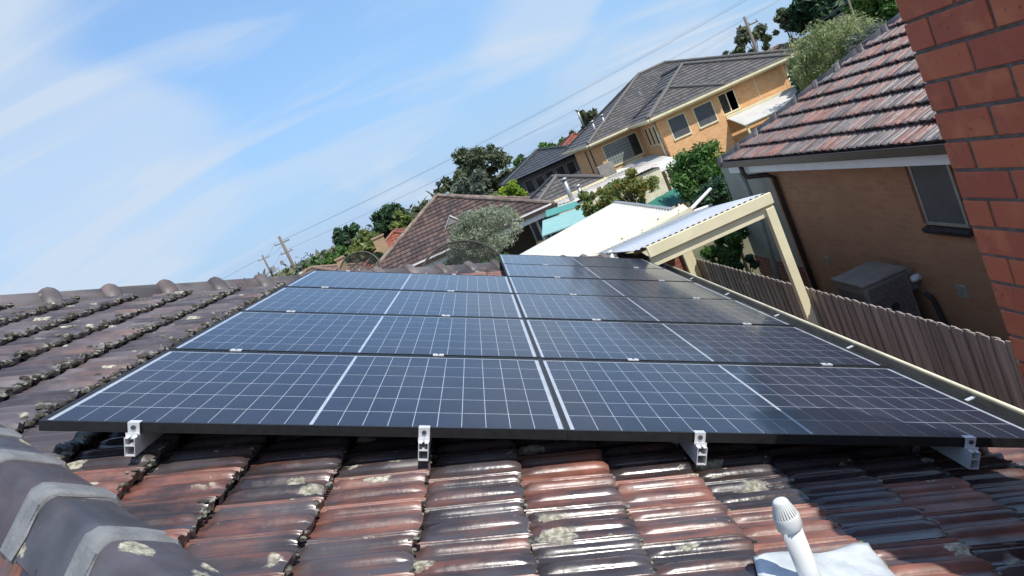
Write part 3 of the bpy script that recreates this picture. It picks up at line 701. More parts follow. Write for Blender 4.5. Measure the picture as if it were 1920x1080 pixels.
collar_small = loft([(-.06, capprof(.98, .0)), (-.03, capprof(1.04, .012)), (.02, capprof(1.05, .016)), (.04, capprof(1.0, .002))], 'cap_collar', M['cap_far'])
hip2(apx+V(0, 0, .10), V(EX, EY, EZ)+V(0, 0, .10), nroof, cap_far, collar_small)
WX = 6.35
MB().box((WX, -6, -.2), (WX+8, 10.02, EZ-.12)).build('wall', M['nbwall'], nb)
MB().box((WX+.12, 10.03, -.2), (WX+7, 12.6, 2.93)).build('rendered_wall', M['nbrender'], nb)
MB().box((WX+.10, 10.03, -.2), (WX+.13, 12.6, .75)).build('wall_base', M['redbrick'], nb)
MB().box((EX+.02, -6, EZ-.25), (EX+.045, EY, EZ-.055)).build('fascia', M['white'], nb)
MB().box((EX+.05, -6, EZ-.24), (WX, EY, EZ-.21)).build('soffit', M['white'], nb)
g = MB().box((EX-.10, -6, EZ-.10), (EX+.015, EY+.05, EZ-.095)).box((EX-.10, -6, EZ-.094), (EX-.095, EY+.05, EZ+.0)).box((EX+.010, -6, EZ-.094), (EX+.015, EY+.05, EZ-.01)).build('gutter', M['brownmetal'], nb)
MB().tube([V(EX-.097, -6, EZ), V(EX-.097, EY+.05, EZ)], .009, 6).build('gutter_lip', M['brownmetal'], g)
dp = MB().tube([V(EX-.05, 9.85, EZ-.10), V(EX-.05, 9.85, EZ-.24), V(EX-.01, 9.84, EZ-.32), V(WX-.14, 9.72, EZ-.40), V(WX-.055, 9.69, EZ-.48), V(WX-.055, 9.68, .05)], .042, 10)
dp.build('downpipe', M['brownmetal'], nb, True)
MB().tube([V(EX+.18, 10.62, EZ-.12), V(EX+.22, 10.66, 1.9), V(EX+.22, 10.66, 1.75), V(EX+.1, 10.7, .05)], .05, 10).build('stormwater_pipe', mat('pale_green_pipe', (.36, .42, .36), (.30, .35, .30), .6, 5), nb, True)
# window with screen, tiled sill
wx0, wx1, wz0, wz1 = 5.17, 5.90, 1.93, 2.83
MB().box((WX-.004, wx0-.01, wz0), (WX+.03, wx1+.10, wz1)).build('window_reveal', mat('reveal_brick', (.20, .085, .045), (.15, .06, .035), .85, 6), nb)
w = MB().box((WX-.022, wx0, wz0), (WX-.006, wx0+.04, wz1)).box((WX-.022, wx1-.04, wz0), (WX-.006, wx1, wz1)).box((WX-.022, wx0+.04, wz0), (WX-.006, wx1-.04, wz0+.04)).box((WX-.022, wx0+.04, wz1-.04), (WX-.006, wx1-.04, wz1)).build('window', M['galv'], nb)
MB().box((WX-.016, wx0+.04, wz0+.04), (WX-.008, wx1-.04, wz1-.04)).build('fly_screen', M['flyscreen'], w)
for i in range(8):
    y = wx0-.03+i*.102; MB().box((-.09, 0, -.055), (0, .096, 0), Matrix.Translation((WX+.002, y, wz0-.015)) @ Matrix.Rotation(R(-18), 4, 'Y')).build('sill_brick', mat('sill_tile', (.03, .026, .03), (.045, .035, .035), .35, 8) if i == 0 else bpy.data.materials['sill_tile'], nb)
def wall_vent(y, z): 
    t = MB().box((WX-.012, y, z), (WX-.002, y+.16, z+.16)).build('wall_vent', M['nbrender'], nb)
    for i in range(5): MB().box((WX-.018, y+.015, z+.02+i*.027), (WX-.012, y+.145, z+.032+i*.027)).build('slat', M['acgrey'], t)
wall_vent(8.85, 1.02); wall_vent(5.62, 1.0)
MB().tube([V(WX-.12, 6.50, 1.16), V(WX-.10, 6.50, 1.16), V(WX-.06, 6.50, 1.16), V(WX, 6.50, 1.16)], [.02, .045, .05, .05], 14).build('wall_light', M['white'], nb, True)
MB().box((WX-.10, 6.6, .98), (WX, 6.85, 1.24)).build('meter_box', M['acgrey'], nb)
# condenser
ac = thing('air_conditioner', 'grey outdoor air conditioner box standing against the shaded brick wall', 'air conditioner', (5.9, 6.8, 0))
MB().box((5.62, 6.47, .06), (6.20, 7.25, 1.32)).build('body', M['acgrey'], ac, False, .012)
MB().box((5.60, 6.45, 1.322), (6.22, 7.27, 1.36)).build('lid', M['acgrey'], ac, False, .008)
gp = MB().box((5.66, 6.452, .62), (6.16, 6.468, 1.27)).build('fan_panel', M['acdark'], ac)
for k in range(4): MB().tube([V(5.91+math.cos(a)*(.06+.055*k), 6.446, .95+math.sin(a)*(.06+.055*k)) for a in np.linspace(0, 2*math.pi, 25)], .004, 5, False).build('guard_ring', M['acdark'], gp)
MB().tube([V(5.91, 6.40, .95), V(5.91, 6.45, .95)], .04, 12).build('hub', M['dark'], gp)
MB().box((5.608, 6.55, .3), (5.619, 7.17, 1.22)).build('coil', M['acdark'], ac)
MB().tube([V(6.25, 6.3, 1.0), V(6.3, 6.28, .9), V(6.31, 6.2, .5), V(6.3, 6.1, .06)], .03, 8).build('pipe', M['dark'], ac, True)
MB().box((5.95, 6.05, .06), (6.25, 6.4, .62)).build('base_box', M['offwhite'], ac, False, .01)
# ------------------------------------------------------------------ paling fence
F0, F1 = V(5.13, 1.2, 0), V(4.80, 11.4, 0)
fence = thing('paling_fence', 'weathered grey brown timber paling fence between the two houses', 'fence', (5, 5, 0))
fd = (F1-F0).normalized(); fn = V(-fd.y, fd.x, 0); FL = (F1-F0).length
PLM = []
for i in range(4):
    mb = MB(); h = 1.635; w = .098; rr = random.Random(i)
    mb.add([V(0, 0, 0), V(w, 0, 0), V(w, .014, 0), V(0, .014, 0), V(0, 0, h+rr.uniform(-.006, .004)), V(w*.5, 0, h+rr.uniform(-.002, .006)), V(w, 0, h+rr.uniform(-.006, .004)), V(w, .014, h+.002), V(w*.5, .014, h+.006), V(0, .014, h)],
           [(0, 1, 6, 5, 4), (3, 9, 8, 7, 2), (0, 4, 9, 3), (1, 2, 7, 6), (4, 5, 8, 9), (5, 6, 7, 8), (0, 3, 2, 1)])
    me = mb.mesh('paling'); me.materials.append(M['paling']); PLM.append(me)
k = 0; x = 0
fm4 = Matrix((fd, -V(fn.x, fn.y, 0) if (fd.cross(fn)).z < 0 else fn, V(0, 0, 1))).transposed().to_4x4()
while x < FL:
    wm = Matrix.Translation(F0+fd*x+fn*(.0 if k % 2 else .016)+V(0, 0, random.uniform(-.006, .005))) @ fm4 @ Matrix.Rotation(random.uniform(-.008, .008), 4, 'Y')
    inst('paling', PLM[random.randrange(4)], fence, wm); x += random.uniform(.076, .086); k += 1
for z in (.35, 1.35): MB().bar(F0-fn*.03+V(0, 0, z), F1-fn*.03+V(0, 0, z), .035, .07).build('rail', M['paling'], fence)
# ------------------------------------------------------------------ carport with clear sheet
cp = thing('carport', 'cream timber carport frame with pale translucent corrugated roof', 'carport', (4.8, 6.4, 0))
MB().box((4.76, 6.31, .05), (4.87, 6.41, 2.80)).build('post', M['cream'], cp, False, .004)
MB().box((4.55, 10.35, .05), (4.64, 10.45, 2.35)).build('post', M['cream'], cp, False, .004)
MB().box((3.24, 6.30, 2.835), (4.885, 6.345, 2.975)).build('fascia_beam', M['cream'], cp, False, .004)
MB().box((3.24, 6.348, 2.70), (4.875, 6.41, 2.832)).build('beam', M['cream'], cp, False, .004)
SL = (2.50-2.96)/(10.3-6.36)
def corr(x0, x1, y0, y1, zf, amp, per, along='Y', th=.003):
    mb = MB(); n = int((x1-x0)/per*6) if along == 'Y' else int((y1-y0)/per*6)
    for i in range(n+1):
        t = i/n; w = amp*math.sin(2*math.pi*i/6)
        for e in (0, 1):
            x, y = (x0+(x1-x0)*t, (y0, y1)[e]) if along == 'Y' else ((x0, x1)[e], y0+(y1-y0)*t)
            mb.v += [V(x, y, zf(x, y)+w), V(x, y, zf(x, y)+w-th)]
    for i in range(n):
        a = i*4; b = a+4; mb.f += [(a, b, b+2, a+2), (a+1, a+3, b+3, b+1), (a, a+1, b+1, b), (a+2, b+2, b+3, a+3)]
    mb.f += [(0, 2, 3, 1), (n*4, n*4+1, n*4+3, n*4+2)]
    return mb
corr(3.1, 4.84, 6.34, 10.28, lambda x, y: 2.985+SL*(y-6.36), .009, .076).build('roof_sheet', M['poly'], cp, True)
for y in (7.6, 8.9): MB().bar(V(3.3, y, 2.90+SL*(y-6.36)), V(4.82, y, 2.90+SL*(y-6.36)), .05, .09).build('rafter', M['cream'], cp)
MB().bar(V(4.80, 6.42, 2.88), V(4.80, 10.25, 2.44), .04, .10).build('side_beam', M['cream'], cp)
# ------------------------------------------------------------------ white patio roof beyond
pt_ = thing('patio_roof', 'flat white ribbed patio roof behind the far hip of the tiled roof', 'patio roof', (3, 13, 0))
zf = lambda x, y: 2.54+(x-4.85)*.085
corr(-.6, 4.84, 10.55, 16.8, zf, .026, .21, 'X').build('roof_sheet', M['whitesheet'], pt_, True)
MB().bar(V(4.92, 10.3, 2.61), V(-.6, 10.3, 2.18), .34, .035, (0, -.35, 1)).build('barge_cap', M['creamdirty'], pt_)
for i in range(12):
    q_ = V(4.75, 10.24, 2.61).lerp(V(.4, 10.24, 2.27), i/12)+V(0, (i % 2)*.14, .022+(i % 2)*.05*.35); MB().tube([q_, q_+V(0, 0, .012)], .016, 6).build('screw', M['bolt'], pt_)
MB().bar(V(4.95, 10.15, 2.55), V(-.6, 10.15, 2.12), .03, .15).build('barge_board', M['creamdirty'], pt_)
MB().box((4.85, 10.45, 2.44), (4.93, 16.85, 2.58)).build('gutter', M['galv'], pt_)
for x, y in ((4.7, 10.6), (4.7, 16.6), (1, 16.6), (4.7, 13.6)): MB().box((x, y, -.3), (x+.09, y+.09, zf(x, y)-.03)).build('post', M['cream'], pt_)
for y in (10.62, 13.6, 16.62): MB().bar(V(-.5, y, zf(-.5, y)-.09), V(4.8, y, zf(4.8, y)-.09), .05, .11).build('beam', M['cream'], pt_)
MB().tube([V(4.95, 10.6, 2.47), V(5.9, 11.9, 2.52)], .035, 8).build('downpipe', M['white'], pt_, True)
MB().tube([V(4.97, 10.9, 2.42), V(5.55, 11.0, 2.36)], .03, 8).build('downpipe', M['white'], pt_, True)
# little white vent on our far eave corner
q = rw(3.30, 6.95, TP+.02)
v2 = thing('roof_vent', 'small white vent stub at the far end of the panels by the gutter', 'vent pipe', q)
MB().tube([q-Z*.05, q+Z*.17], .03, 12).build('pipe', M['pvc'], v2, True); MB().tube([q+Z*.165, q+Z*.20], [.038, .036], 12).build('vent_cap', M['pvc'], v2, True)
# red brick pier by the carport
pr_ = thing('brick_pier', 'red brick pier beside the fence under the carport', 'pier', (4.5, 10.7, 0))
MB().box((4.25, 10.75, -.2), (4.62, 11.15, 2.2)).build('brickwork', M['redbrick'], pr_)
# ------------------------------------------------------------------ orange brick house
oh = thing('orange_brick_house', 'two storey orange brick house with grey tiled hip roof behind the patio', 'house', (13, 38, gz(13, 38)))
GB = gz(13, 38)-.6; ZE = 3.86
MB().box((8.75, 38.2, GB), (20.5, 47, ZE)).build('wall', M['orange'], oh)
MB().box((11.25, 34.2, GB), (18.05, 38.25, ZE-.002)).build('wall', M['orange'], oh)
MB().box((11.2, 33.7, GB), (14.4, 34.25, ZE-.004)).build('wall', M['orange'], oh)
c, a, b = hip_roof(oh, 8.75, 20.5, 38.2, 48.2, ZE, 25, M['greyroof'], M['greyroof'], over=.45)
eave_trim(oh, c, M['cream'], M['cream'])
c, a, b = hip_roof(oh, 11.25, 18.05, 34.2, 45, ZE+.003, 25.5, M['greyroof'], M['greyroof'], over=.45)
eave_trim(oh, c, M['cream'], M['cream'])
c, a, b = hip_roof(oh, 11.2, 14.4, 33.7, 38.5, ZE+.006, 26, M['greyroof'], M['greyroof'], over=.42)
eave_trim(oh, c, M['cream'], M['cream'])
window(oh, 11.65, 12.6, 2.40, 3.5, 33.7, M['cream'], M['flyscreen'], 1, 1, .05, deep=.03)
window(oh, 13.02, 14.05, 2.42, 3.5, 33.7, M['cream'], M['flyscreen'], 1, 1, .05, deep=.03)
w = window(oh, 14.55, 15.45, 2.5, 3.55, 34.2, M['cream'], M['winglass'], 2, 1, .05, deep=.03)
MB().box((15.02, 34.19, 2.56), (15.39, 34.197, 3.49)).build('curtain', M['curtain'], w)
MB().box((16.55, 34.188, GB), (16.60, 34.197, ZE-.1)).build('control_joint', M['creamdirty'], oh)
# glass block window: each block its own piece
gw = window(oh, 9.0, 11.1, 2.18, 3.48, 38.2, M['cream'], M['winglass'], 1, 1, .06, deep=.05)
gb = MB().box((0, 0, 0), (.150, .05, .150)).mesh('glass_block'); gb.materials.append(M['glassblock'])
for i in range(9):
    for j in range(7): inst('glass_block', gb, gw, Matrix.Translation((9.08+i*.166, 38.165, 2.255+j*.166)))
for y in (34.75, 35.6, 36.45): window(oh, y, y+.45, 2.45, 3.45, 11.25, M['cream'], M['winglass'], 1, 1, .05, face='-X', deep=.02)
for y in (40.4, 42.2): window(oh, y, y+.35, 2.1, 3.5, 8.75, M['brownmetal'], M['winglass'], 1, 1, .05, face='-X', deep=.02)
MB().box((9.9, 38.05, 1.75), (10.9, 38.19, 2.1)).build('shade_box', M['cream'], oh)
for x, y, z, h in ((9.4, 43.2, 5.2, .75), (9.2, 39.0, 4.35, .55), (9.9, 39.3, 4.5, .5)):
    fl_ = MB().tube([V(x, y, z-.3), V(x, y, z+h)], .07, 8).build('flue', M['galv'], oh, True); MB().tube([V(x, y, z+h), V(x, y, z+h+.08)], .13, 8).build('flue_cap', M['galv'], fl_, True)
bal = MB().tube([V(11.9, 37.5, 5.1), V(11.9, 37.5, 5.4)], .06, 6).build('roof_vent', M['galv'], oh)
MB().tube([V(11.12, 34.1, ZE-.1), V(11.12, 34.1, GB+.3)], .05, 8).build('downpipe', M['creamdirty'], oh, True)
MB().tube([V(18.2, 34.1, ZE-.1), V(18.2, 34.1, GB+.3)], .05, 8).build('downpipe', M['creamdirty'], oh, True)
# white awning roof at its right, pergola at its left
wa = thing('white_awning', 'white flat awning roof below the right windows of the orange house', 'awning', (15, 31.5, gz(15, 31)))
MB().poly([V(14.5, 31.9, 1.82), V(18.4, 31.9, 1.82), V(18.4, 33.7, 2.32), V(14.5, 33.7, 2.32)], .06).build('roof_sheet', M['whitesheet'], wa)
MB().box((14.5, 33.8, 2.26), (18.4, 34.1, 2.44)).build('flashing', M['cream'], wa)
for x in (14.6, 18.2): MB().box((x, 32.0, gz(15, 31)), (x+.09, 32.09, 1.8)).build('post', M['cream'], wa)
pg = thing('pergola', 'white ribbed pergola roof on thin posts at the orange house', 'pergola', (9.6, 32, gz(9.6, 32)))
corr(8.5, 10.9, 30.8, 36.0, lambda x, y: 1.66+(y-30.8)*.085, .012, .15).build('roof_sheet', M['whitesheet'], pg, True)
MB().box((8.45, 30.68, 1.52), (10.95, 30.78, 1.68)).build('beam', M['white'], pg)
for x in (8.5, 9.5, 9.9, 10.8): MB().box((x, 30.70, gz(9.6, 31)-.1), (x+.07, 30.77, 1.52)).build('post', M['white'], pg)
# ------------------------------------------------------------------ brown tiled house
br = thing('brown_tiled_house', 'low house with brown mottled tile hip roof behind the olive tree', 'house', (0, 31, gz(0, 31)))
MB().box((-4.0, 30.2, -.8), (3.2, 36, 2.3)).build('wall', M['brownmetal'], br)  # near-black wall colour paints in the deep shade under the eave
for x in (-3.8, 0, 3.4): MB().box((x, 27.7, -.8), (x+.1, 27.8, 2.35)).build('verandah_post', M['white'], br)
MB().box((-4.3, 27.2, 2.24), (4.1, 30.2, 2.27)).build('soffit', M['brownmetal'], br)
c, a, b = hip_roof(br, -4.05, 3.9, 27.5, 35.3, 2.42, 26.5, M['brownroof'], mat('old_ridge', (.24, .20, .165), (.14, .09, .075), .85, 3), over=.45)
eave_trim(br, c, M['brownmetal'], M['white'], .42)
gd = MB().poly([V(-.15, 28.85, 3.25), V(.55, 28.85, 3.25), V(.2, 28.85, 3.62)], .04).build('gable_vent', M['brownmetal'], br)
for i in range(6):
    z = 3.28+i*.05; h = .34*(1-(z-3.25)/.37); MB().box((.2-h, 28.78, z), (.2+h, 28.85, z+.022)).build('louvre', M['offwhite'], gd)
MB().poly([V(-.25, 28.75, 3.22), V(.2, 28.75, 3.68), V(.2, 29.6, 3.68), V(-.25, 29.6, 3.22)], .03).build('gablet_roof', M['offwhite'], br)
MB().poly([V(.2, 28.75, 3.68), V(.65, 28.75, 3.22), V(.65, 29.6, 3.22), V(.2, 29.6, 3.68)], .03).build('gablet_roof', M['offwhite'], br)
# teal awning sheets beside it
ta = thing('teal_awning', 'pale teal flat sheet roof beside the brown tiled house', 'awning', (4.2, 23, gz(4, 23)))
MB().poly([V(3.0, 20.8, 2.10), V(4.6, 20.8, 1.98), V(4.9, 23.6, 2.18), V(3.4, 23.6, 2.30)], .03).build('roof_sheet', M['paleteal'], ta)
MB().poly([V(3.6, 23.8, 2.36), V(4.9, 23.8, 2.22), V(5.0, 25.6, 2.30), V(3.8, 25.6, 2.44)], .03).build('roof_sheet', M['teal'], ta)
for x, y in ((3.1, 20.9), (4.5, 20.9), (3.6, 26.0), (5.0, 26.0)): MB().box((x, y, gz(x, y)-.1), (x+.06, y+.06, 2.05)).build('post', M['galv'], ta)
# small grey roofed outbuilding with two flues
ob = thing('outbuilding', 'cream outbuilding with grey hip roof and two steel flues', 'shed', (5, 30, gz(5, 30)))
MB().box((4.3, 28.6, -1.8), (8.6, 33.5, 2.25)).build('wall', M['creamdirty'], ob)
c, a, b = hip_roof(ob, 3.9, 6.6, 29.2, 33.5, 2.45, 25, M['greyroof'], M['greyroof'], over=.3)
eave_trim(ob, c, M['cream'], M['cream'])
corr(4.3, 8.8, 26.4, 29.2, lambda x, y: 2.22+(y-26.4)*.06, .012, .15).build('roof_sheet', mat('rusty_white_sheet', (.52, .49, .44), (.36, .27, .20), .7, 2, thr=(.45, .75)), ob, True)
MB().box((4.3, 26.5, -1.8), (8.7, 28.6, 2.12)).build('wall', M['creamdirty'], ob)
for p0_, p1_, r in ((at(1075, 380, Y=27), at(1060, 337, Y=27), .10), (at(1093, 372, Y=27.3), at(1085, 350, Y=27.3), .08)):
    f_ = MB().tube([V(p0_.x, p0_.y, p0_.z-.2), V(p0_.x, p0_.y, p1_.z)], r, 10).build('flue', M['galv'], ob, True)
    MB().tube([V(p0_.x, p0_.y, p1_.z+.01), V(p0_.x, p0_.y, p1_.z+.09)], r*1.5, 10).build('flue_cap', M['galv'], f_, True)
MB().box((6.9, 29.3, 2.4), (7.6, 29.8, 2.95)).build('rooftop_unit', M['acgrey'], ob)
# dark modern house
dk = thing('dark_house', 'dark grey modern two storey house beyond the lime green bush', 'house', (6, 55, gz(6, 55)))
MB().box((4.3, 52.4, -1.5), (10.6, 60, 3.35)).build('wall', mat('dark_cladding', (.075, .08, .085), (.06, .064, .068), .6, 3), dk)
hip_roof(dk, 4.1, 10.8, 52.2, 60, 3.45, 19, M['slate'], M['slate'], over=.5, gauge=.5)
for i in range(6): window(dk, 5.2+i*.85, 5.9+i*.85, 1.95, 3.05, 52.4, M['acgrey'], M['winglass'], 1, 1, .05)
MB().poly([V(3.9, 49.6, 1.6), V(9.5, 49.6, 1.6), V(9.5, 52.4, 2.1), V(3.9, 52.4, 2.1)], .12).build('lower_roof', M['slate'], dk)
for i in range(9): MB().box((4.2+i*.55, 49.8, -1.5), (4.3+i*.55, 49.9, 1.52)).build('post', M['slate'], dk)
# pink-red brick house behind the orange one
pk = thing('red_roofed_house', 'small red tiled house corner left of the orange brick house', 'house', (10, 58, 0))
MB().box((8.6, 58, -1.5), (14, 66, 3.3)).build('wall', M['redbrick'], pk)
hip_roof(pk, 8.4, 14.2, 57.8, 66, 3.3, 24, M['redroof'], M['redroof'], over=.4)
# roofs at the left: terracotta and dull brown, tan chimneys
lr = thing('terracotta_roof_house', 'house with bright orange terracotta roof left of the brown roof', 'house', (-5, 40, 0))
MB().box((-6.5, 39, -.6), (-1.2, 46, 2.2)).build('wall', M['tan'], lr); hip_roof(lr, -6.5, -1.2, 39, 46, 2.2, 27, M['redroof'], M['redroof'], over=.4)
ll = thing('dull_brown_house', 'dull brown tiled house with two tan chimneys at the far left', 'house', (-9, 37, 0))
MB().box((-12.5, 34.5, -.6), (-4.6, 42, 1.9)).build('wall', M['tan'], ll); hip_roof(ll, -12.5, -4.6, 34.5, 42, 1.9, 25, M['tanroof'], M['tanroof'], over=.4)
for x0, x1, y, z1 in ((-4.35, -3.8, 36, 3.95), (-6.55, -6.2, 36, 3.75)):
    cm_ = MB().box((x0, y, 1.0), (x1, y+.55, z1)).build('chimney', M['tan'], ll); MB().box((x0-.05, y-.05, z1), (x1+.05, y+.6, z1+.09)).build('chimney_crown', M['tan'], cm_)
fr_ = thing('far_red_roof_house', 'small far house with orange roof beyond the left panel corner', 'house', (-12, 52, 0))
MB().box((-14, 50, -.6), (-9.5, 57, 2.3)).build('wall', M['tan'], fr_); hip_roof(fr_, -14, -9.5, 50, 57, 2.3, 22, M['redroof'], M['redroof'], over=.4)
# roofs in the upper right
for (x0, x1, y0, y1, ze, m, nm, lb) in ((26.5, 35, 58, 66, 2.6, 'tanroof', 'brown_roof_house', 'brown roofed house behind the power pole at upper right'), (29.0, 37, 50, 58, 2.9, 'greyroof', 'grey_roof_house', 'grey tiled house roof between the pale bush and dark trees')):
    h_ = thing(nm, lb, 'house', ((x0+x1)/2, (y0+y1)/2, 0)); MB().box((x0, y0, -1.6), (x1, y1, ze)).build('wall', M['redbrick'], h_); c, a, b = hip_roof(h_, x0, x1, y0, y1, ze, 24, M[m], M[m], over=.4); eave_trim(h_, c, M['brownmetal'], M['cream'])
    window(h_, x0+1, x0+2.6, ze-1.6, ze-.5, y0, M['cream'], M['winglass'], 2)
# green shade cloth and clutter between the patio and the green tree
gn = thing('green_shade_cloth', 'green shade cloth stretched over a frame beside the patio roof', 'shade cloth', (6.3, 18, gz(6, 18)))
nm_ = MB(); A_, B_, C_, D_ = at(1205, 385, Y=17.2), at(1275, 345, Y=19), at(1310, 362, Y=18.2), at(1235, 398, Y=16.4)
for j in range(9):
    for i in range(9):
        s_, t_ = i/8, j/8; p = A_.lerp(B_, s_).lerp(D_.lerp(C_, s_), t_); p.z -= .18*math.sin(math.pi*s_)*math.sin(math.pi*t_)+random.uniform(0, .03); nm_.v.append(p)
nm_.f = [(j*9+i, j*9+i+1, (j+1)*9+i+1, (j+1)*9+i) for j in range(8) for i in range(8)]
nm_.build('cloth', M['greennet'], gn, True)
for p in (A_, B_, C_, D_): MB().tube([V(p.x, p.y, gz(p.x, p.y)-.1), p], .025, 6).build('post', M['galv'], gn)
# ------------------------------------------------------------------ mesh dishes
def dish(p, r, name, label, face, base):
    t = thing(name, label, 'dish antenna', base); f = Vector(face).normalized(); a = f.orthogonal().normalized(); a = f.cross(Vector((0, 0, 1))).normalized(); b = a.cross(f)
    def pt(rr, th): return Vector(p)+a*rr*math.cos(th)+b*rr*math.sin(th)+f*(.28*rr*rr/r)
    TH_ = np.linspace(0, 2*math.pi, 41)
    rim = MB().tube([pt(r, x) for x in TH_], .016, 6, False).build('rim', M['meshdish'], t)
    MB().tube([pt(r*.55, x) for x in TH_], .006, 5, False).build('ring', M['meshdish'], t)
    for k in range(12): MB().tube([pt(q, k*math.pi/6) for q in (.04, r*.5, r)], .007, 5).build('rib', M['meshdish'], t)
    mb = MB()
    for q in np.arange(.05, r, .024): mb.tube([pt(q, x) for x in TH_[::2]], .003, 3, False)
    for k in range(120): mb.tube([pt(.12 if k % 2 else .3, 2*math.pi*k/120), pt(r, 2*math.pi*k/120)], .003, 3, False)
    mb.build('mesh', M['meshdish'], t)
    MB().tube([Vector(base), Vector(base)+Z*((Vector(p)-Vector(base)).z-.1), Vector(p)-f*.05], .025, 8).build('mast', M['galv'], t)
    MB().tube([Vector(p), Vector(p)+f*.45*r], .012, 6).build('feed_arm', M['galv'], t)
dp1 = V(.92, 8.4, 3.20); dish(dp1, .66, 'mesh_dish', 'large black mesh dish antenna behind the hip next to the olive tree', (.25, -.75, .5), (.92, 8.7, 2.2))
dp2 = at(678, 512, Y=11); dish(dp2, .38, 'mesh_dish', 'smaller mesh dish antenna left of the large one', (.1, -.85, .45), (dp2.x, dp2.y+.2, 1.6))
# ------------------------------------------------------------------ power poles and wires
def pole(p, top, label, arms, rot=0, r=.14):
    t = thing('power_pole', label, 'power pole', p, 'power poles along the far street'); p = Vector(p); tp = Vector((p.x, p.y, top))
    MB().tube([p-Z*.5, tp], [r*1.25, r*.85], 9).build('pole', M['wood'], t, True); d = Vector((math.cos(rot), math.sin(rot), 0)); ends = []
    for dz, l, m_ in arms:
        a = tp-Z*dz; MB().bar(a-d*l, a+d*l, .11, .13).build('crossarm', M['wood'], t)
        for s in m_: 
            q = a+d*l*s; MB().tube([q, q+Z*.14, q+Z*.28], [.03, .06, .045], 6).build('insulator', M['acgrey'], t); ends.append(q+Z*.28)
    return t, ends
P1, E1 = pole((-23.1, 90, gz(-23, 90)), 8.3, 'nearer timber power pole above the far left panel corner', ((.9, 1.0, (-.9, .5, .9)), (2.2, .8, (-.8, .8))), .5, .2)
P2, E2 = pole((-41.0, 140, gz(-41, 140)), 8.4, 'farther power pole with transformer rising behind the left hip', ((.8, 1.2, (-.9, .5, .9)), (3.6, 1.8, (-.8, .8))), .5, .2)
MB().tube([V(-40.2, 139.6, 4.4), V(-40.2, 139.6, 5.6)], .45, 10).build('transformer', M['galv'], P2)
MB().tube([V(-37.9, 139, 5.1), V(-37.9, 139, 5.9)], .35, 8).build('street_light', M['acgrey'], P2)
P3, E3 = pole((34.6, 75, gz(34, 75)), 8.75, 'timber power pole standing behind the orange brick house', ((1.0, 1.15, (-.9, .2, .9)), (5.4, .5, (-.8, .8))), -.1, .17)
P4, E4 = pole((46.5, 52, gz(46, 52)), 11.4, 'power pole standing beyond the top right of the view', ((.9, 1.2, (-.9, .5, .9)), (2.4, .8, (-.8, .8))), .6, .17)
P5, E5 = pole((29.0, 46, 1.0), 6.6, 'short service pole near the pale bush', ((.5, .5, (-.8, .8)),), 0, .07)
def wire(a, b, sag, name, label, r=.02):
    a, b = Vector(a), Vector(b); pts = [a.lerp(b, t)-Z*sag*4*t*(1-t) for t in np.linspace(0, 1, 17)]
    tag(MB().tube(pts, r, 4, False).build(name, M['wire']), label, 'wire', 'overhead power wires')
S1 = V(-23.1, 90, 8.3)
K = ['highest', 'second', 'third', 'fourth', 'lowest']
for i in range(5): wire(E1[i], E4[i], 1.0, 'power_wire', f'{K[i]} overhead wire crossing the sky to the upper right', .009)
for i in range(5): wire(E2[i], E1[i], .5, 'power_wire', f'{K[i]} overhead wire between the two left poles', .011)
for i in range(3): wire(E3[i], E1[min(i, 4)]-Z*3.2, 1.4, 'power_wire', f'{K[i]} wire from the pole behind the orange house', .007)
for i in range(2): wire(E3[3+i], V(30, 30, 7.5+i*.5), .3, 'power_wire', f'{K[i]} thick service wire in front of the dark trees', .03)
tag(MB().tube([E2[0], E2[0]+V(-60, 85, -.5)], .03, 4).build('power_wire', M['wire']), 'wire leaving the farther pole to the left', 'wire', 'overhead power wires')
# ------------------------------------------------------------------ trees
def leaves(clumps, n, size, m, name, parent, inv, asp=.45):
    P = np.array([c[:3] for c in clumps]); rr = np.array([c[3] for c in clumps]); w = rr**2; k = rng.choice(len(clumps), n, p=w/w.sum())
    d = rng.normal(size=(n, 3)); d /= np.linalg.norm(d, axis=1)[:, None]; rad = rr[k]*(.15+1.1*rng.random(n)**.75)
    c = P[k]+d*rad[:, None]*np.array([1, 1, .85])
    nrm = d*.6+rng.normal(size=(n, 3))*.7+np.array([0, 0, .35]); nrm /= np.linalg.norm(nrm, axis=1)[:, None]
    t = np.cross(nrm, rng.normal(size=(n, 3))); t /= np.linalg.norm(t, axis=1)[:, None]; b = np.cross(nrm, t)
    s = size*(.45+1.3*rng.random(n)**2)[:, None]
    q = np.stack([c-t*s, c+b*s*asp+nrm*s*.12, c+t*s, c-b*s*asp+nrm*s*.12], 1).reshape(-1, 3)
    im = np.array(inv); q = q@im[:3, :3].T+im[:3, 3]
    me = bpy.data.meshes.new(name); me.vertices.add(4*n); me.vertices.foreach_set('co', q.ravel()); me.loops.add(4*n); me.loops.foreach_set('vertex_index', np.arange(4*n)); me.polygons.add(n)
    me.polygons.foreach_set('loop_start', np.arange(0, 4*n, 4)); me.polygons.foreach_set('loop_total', np.full(n, 4)); me.update(); me.validate(); me.materials.append(m)
    return link(bpy.data.objects.new(name, me), parent)
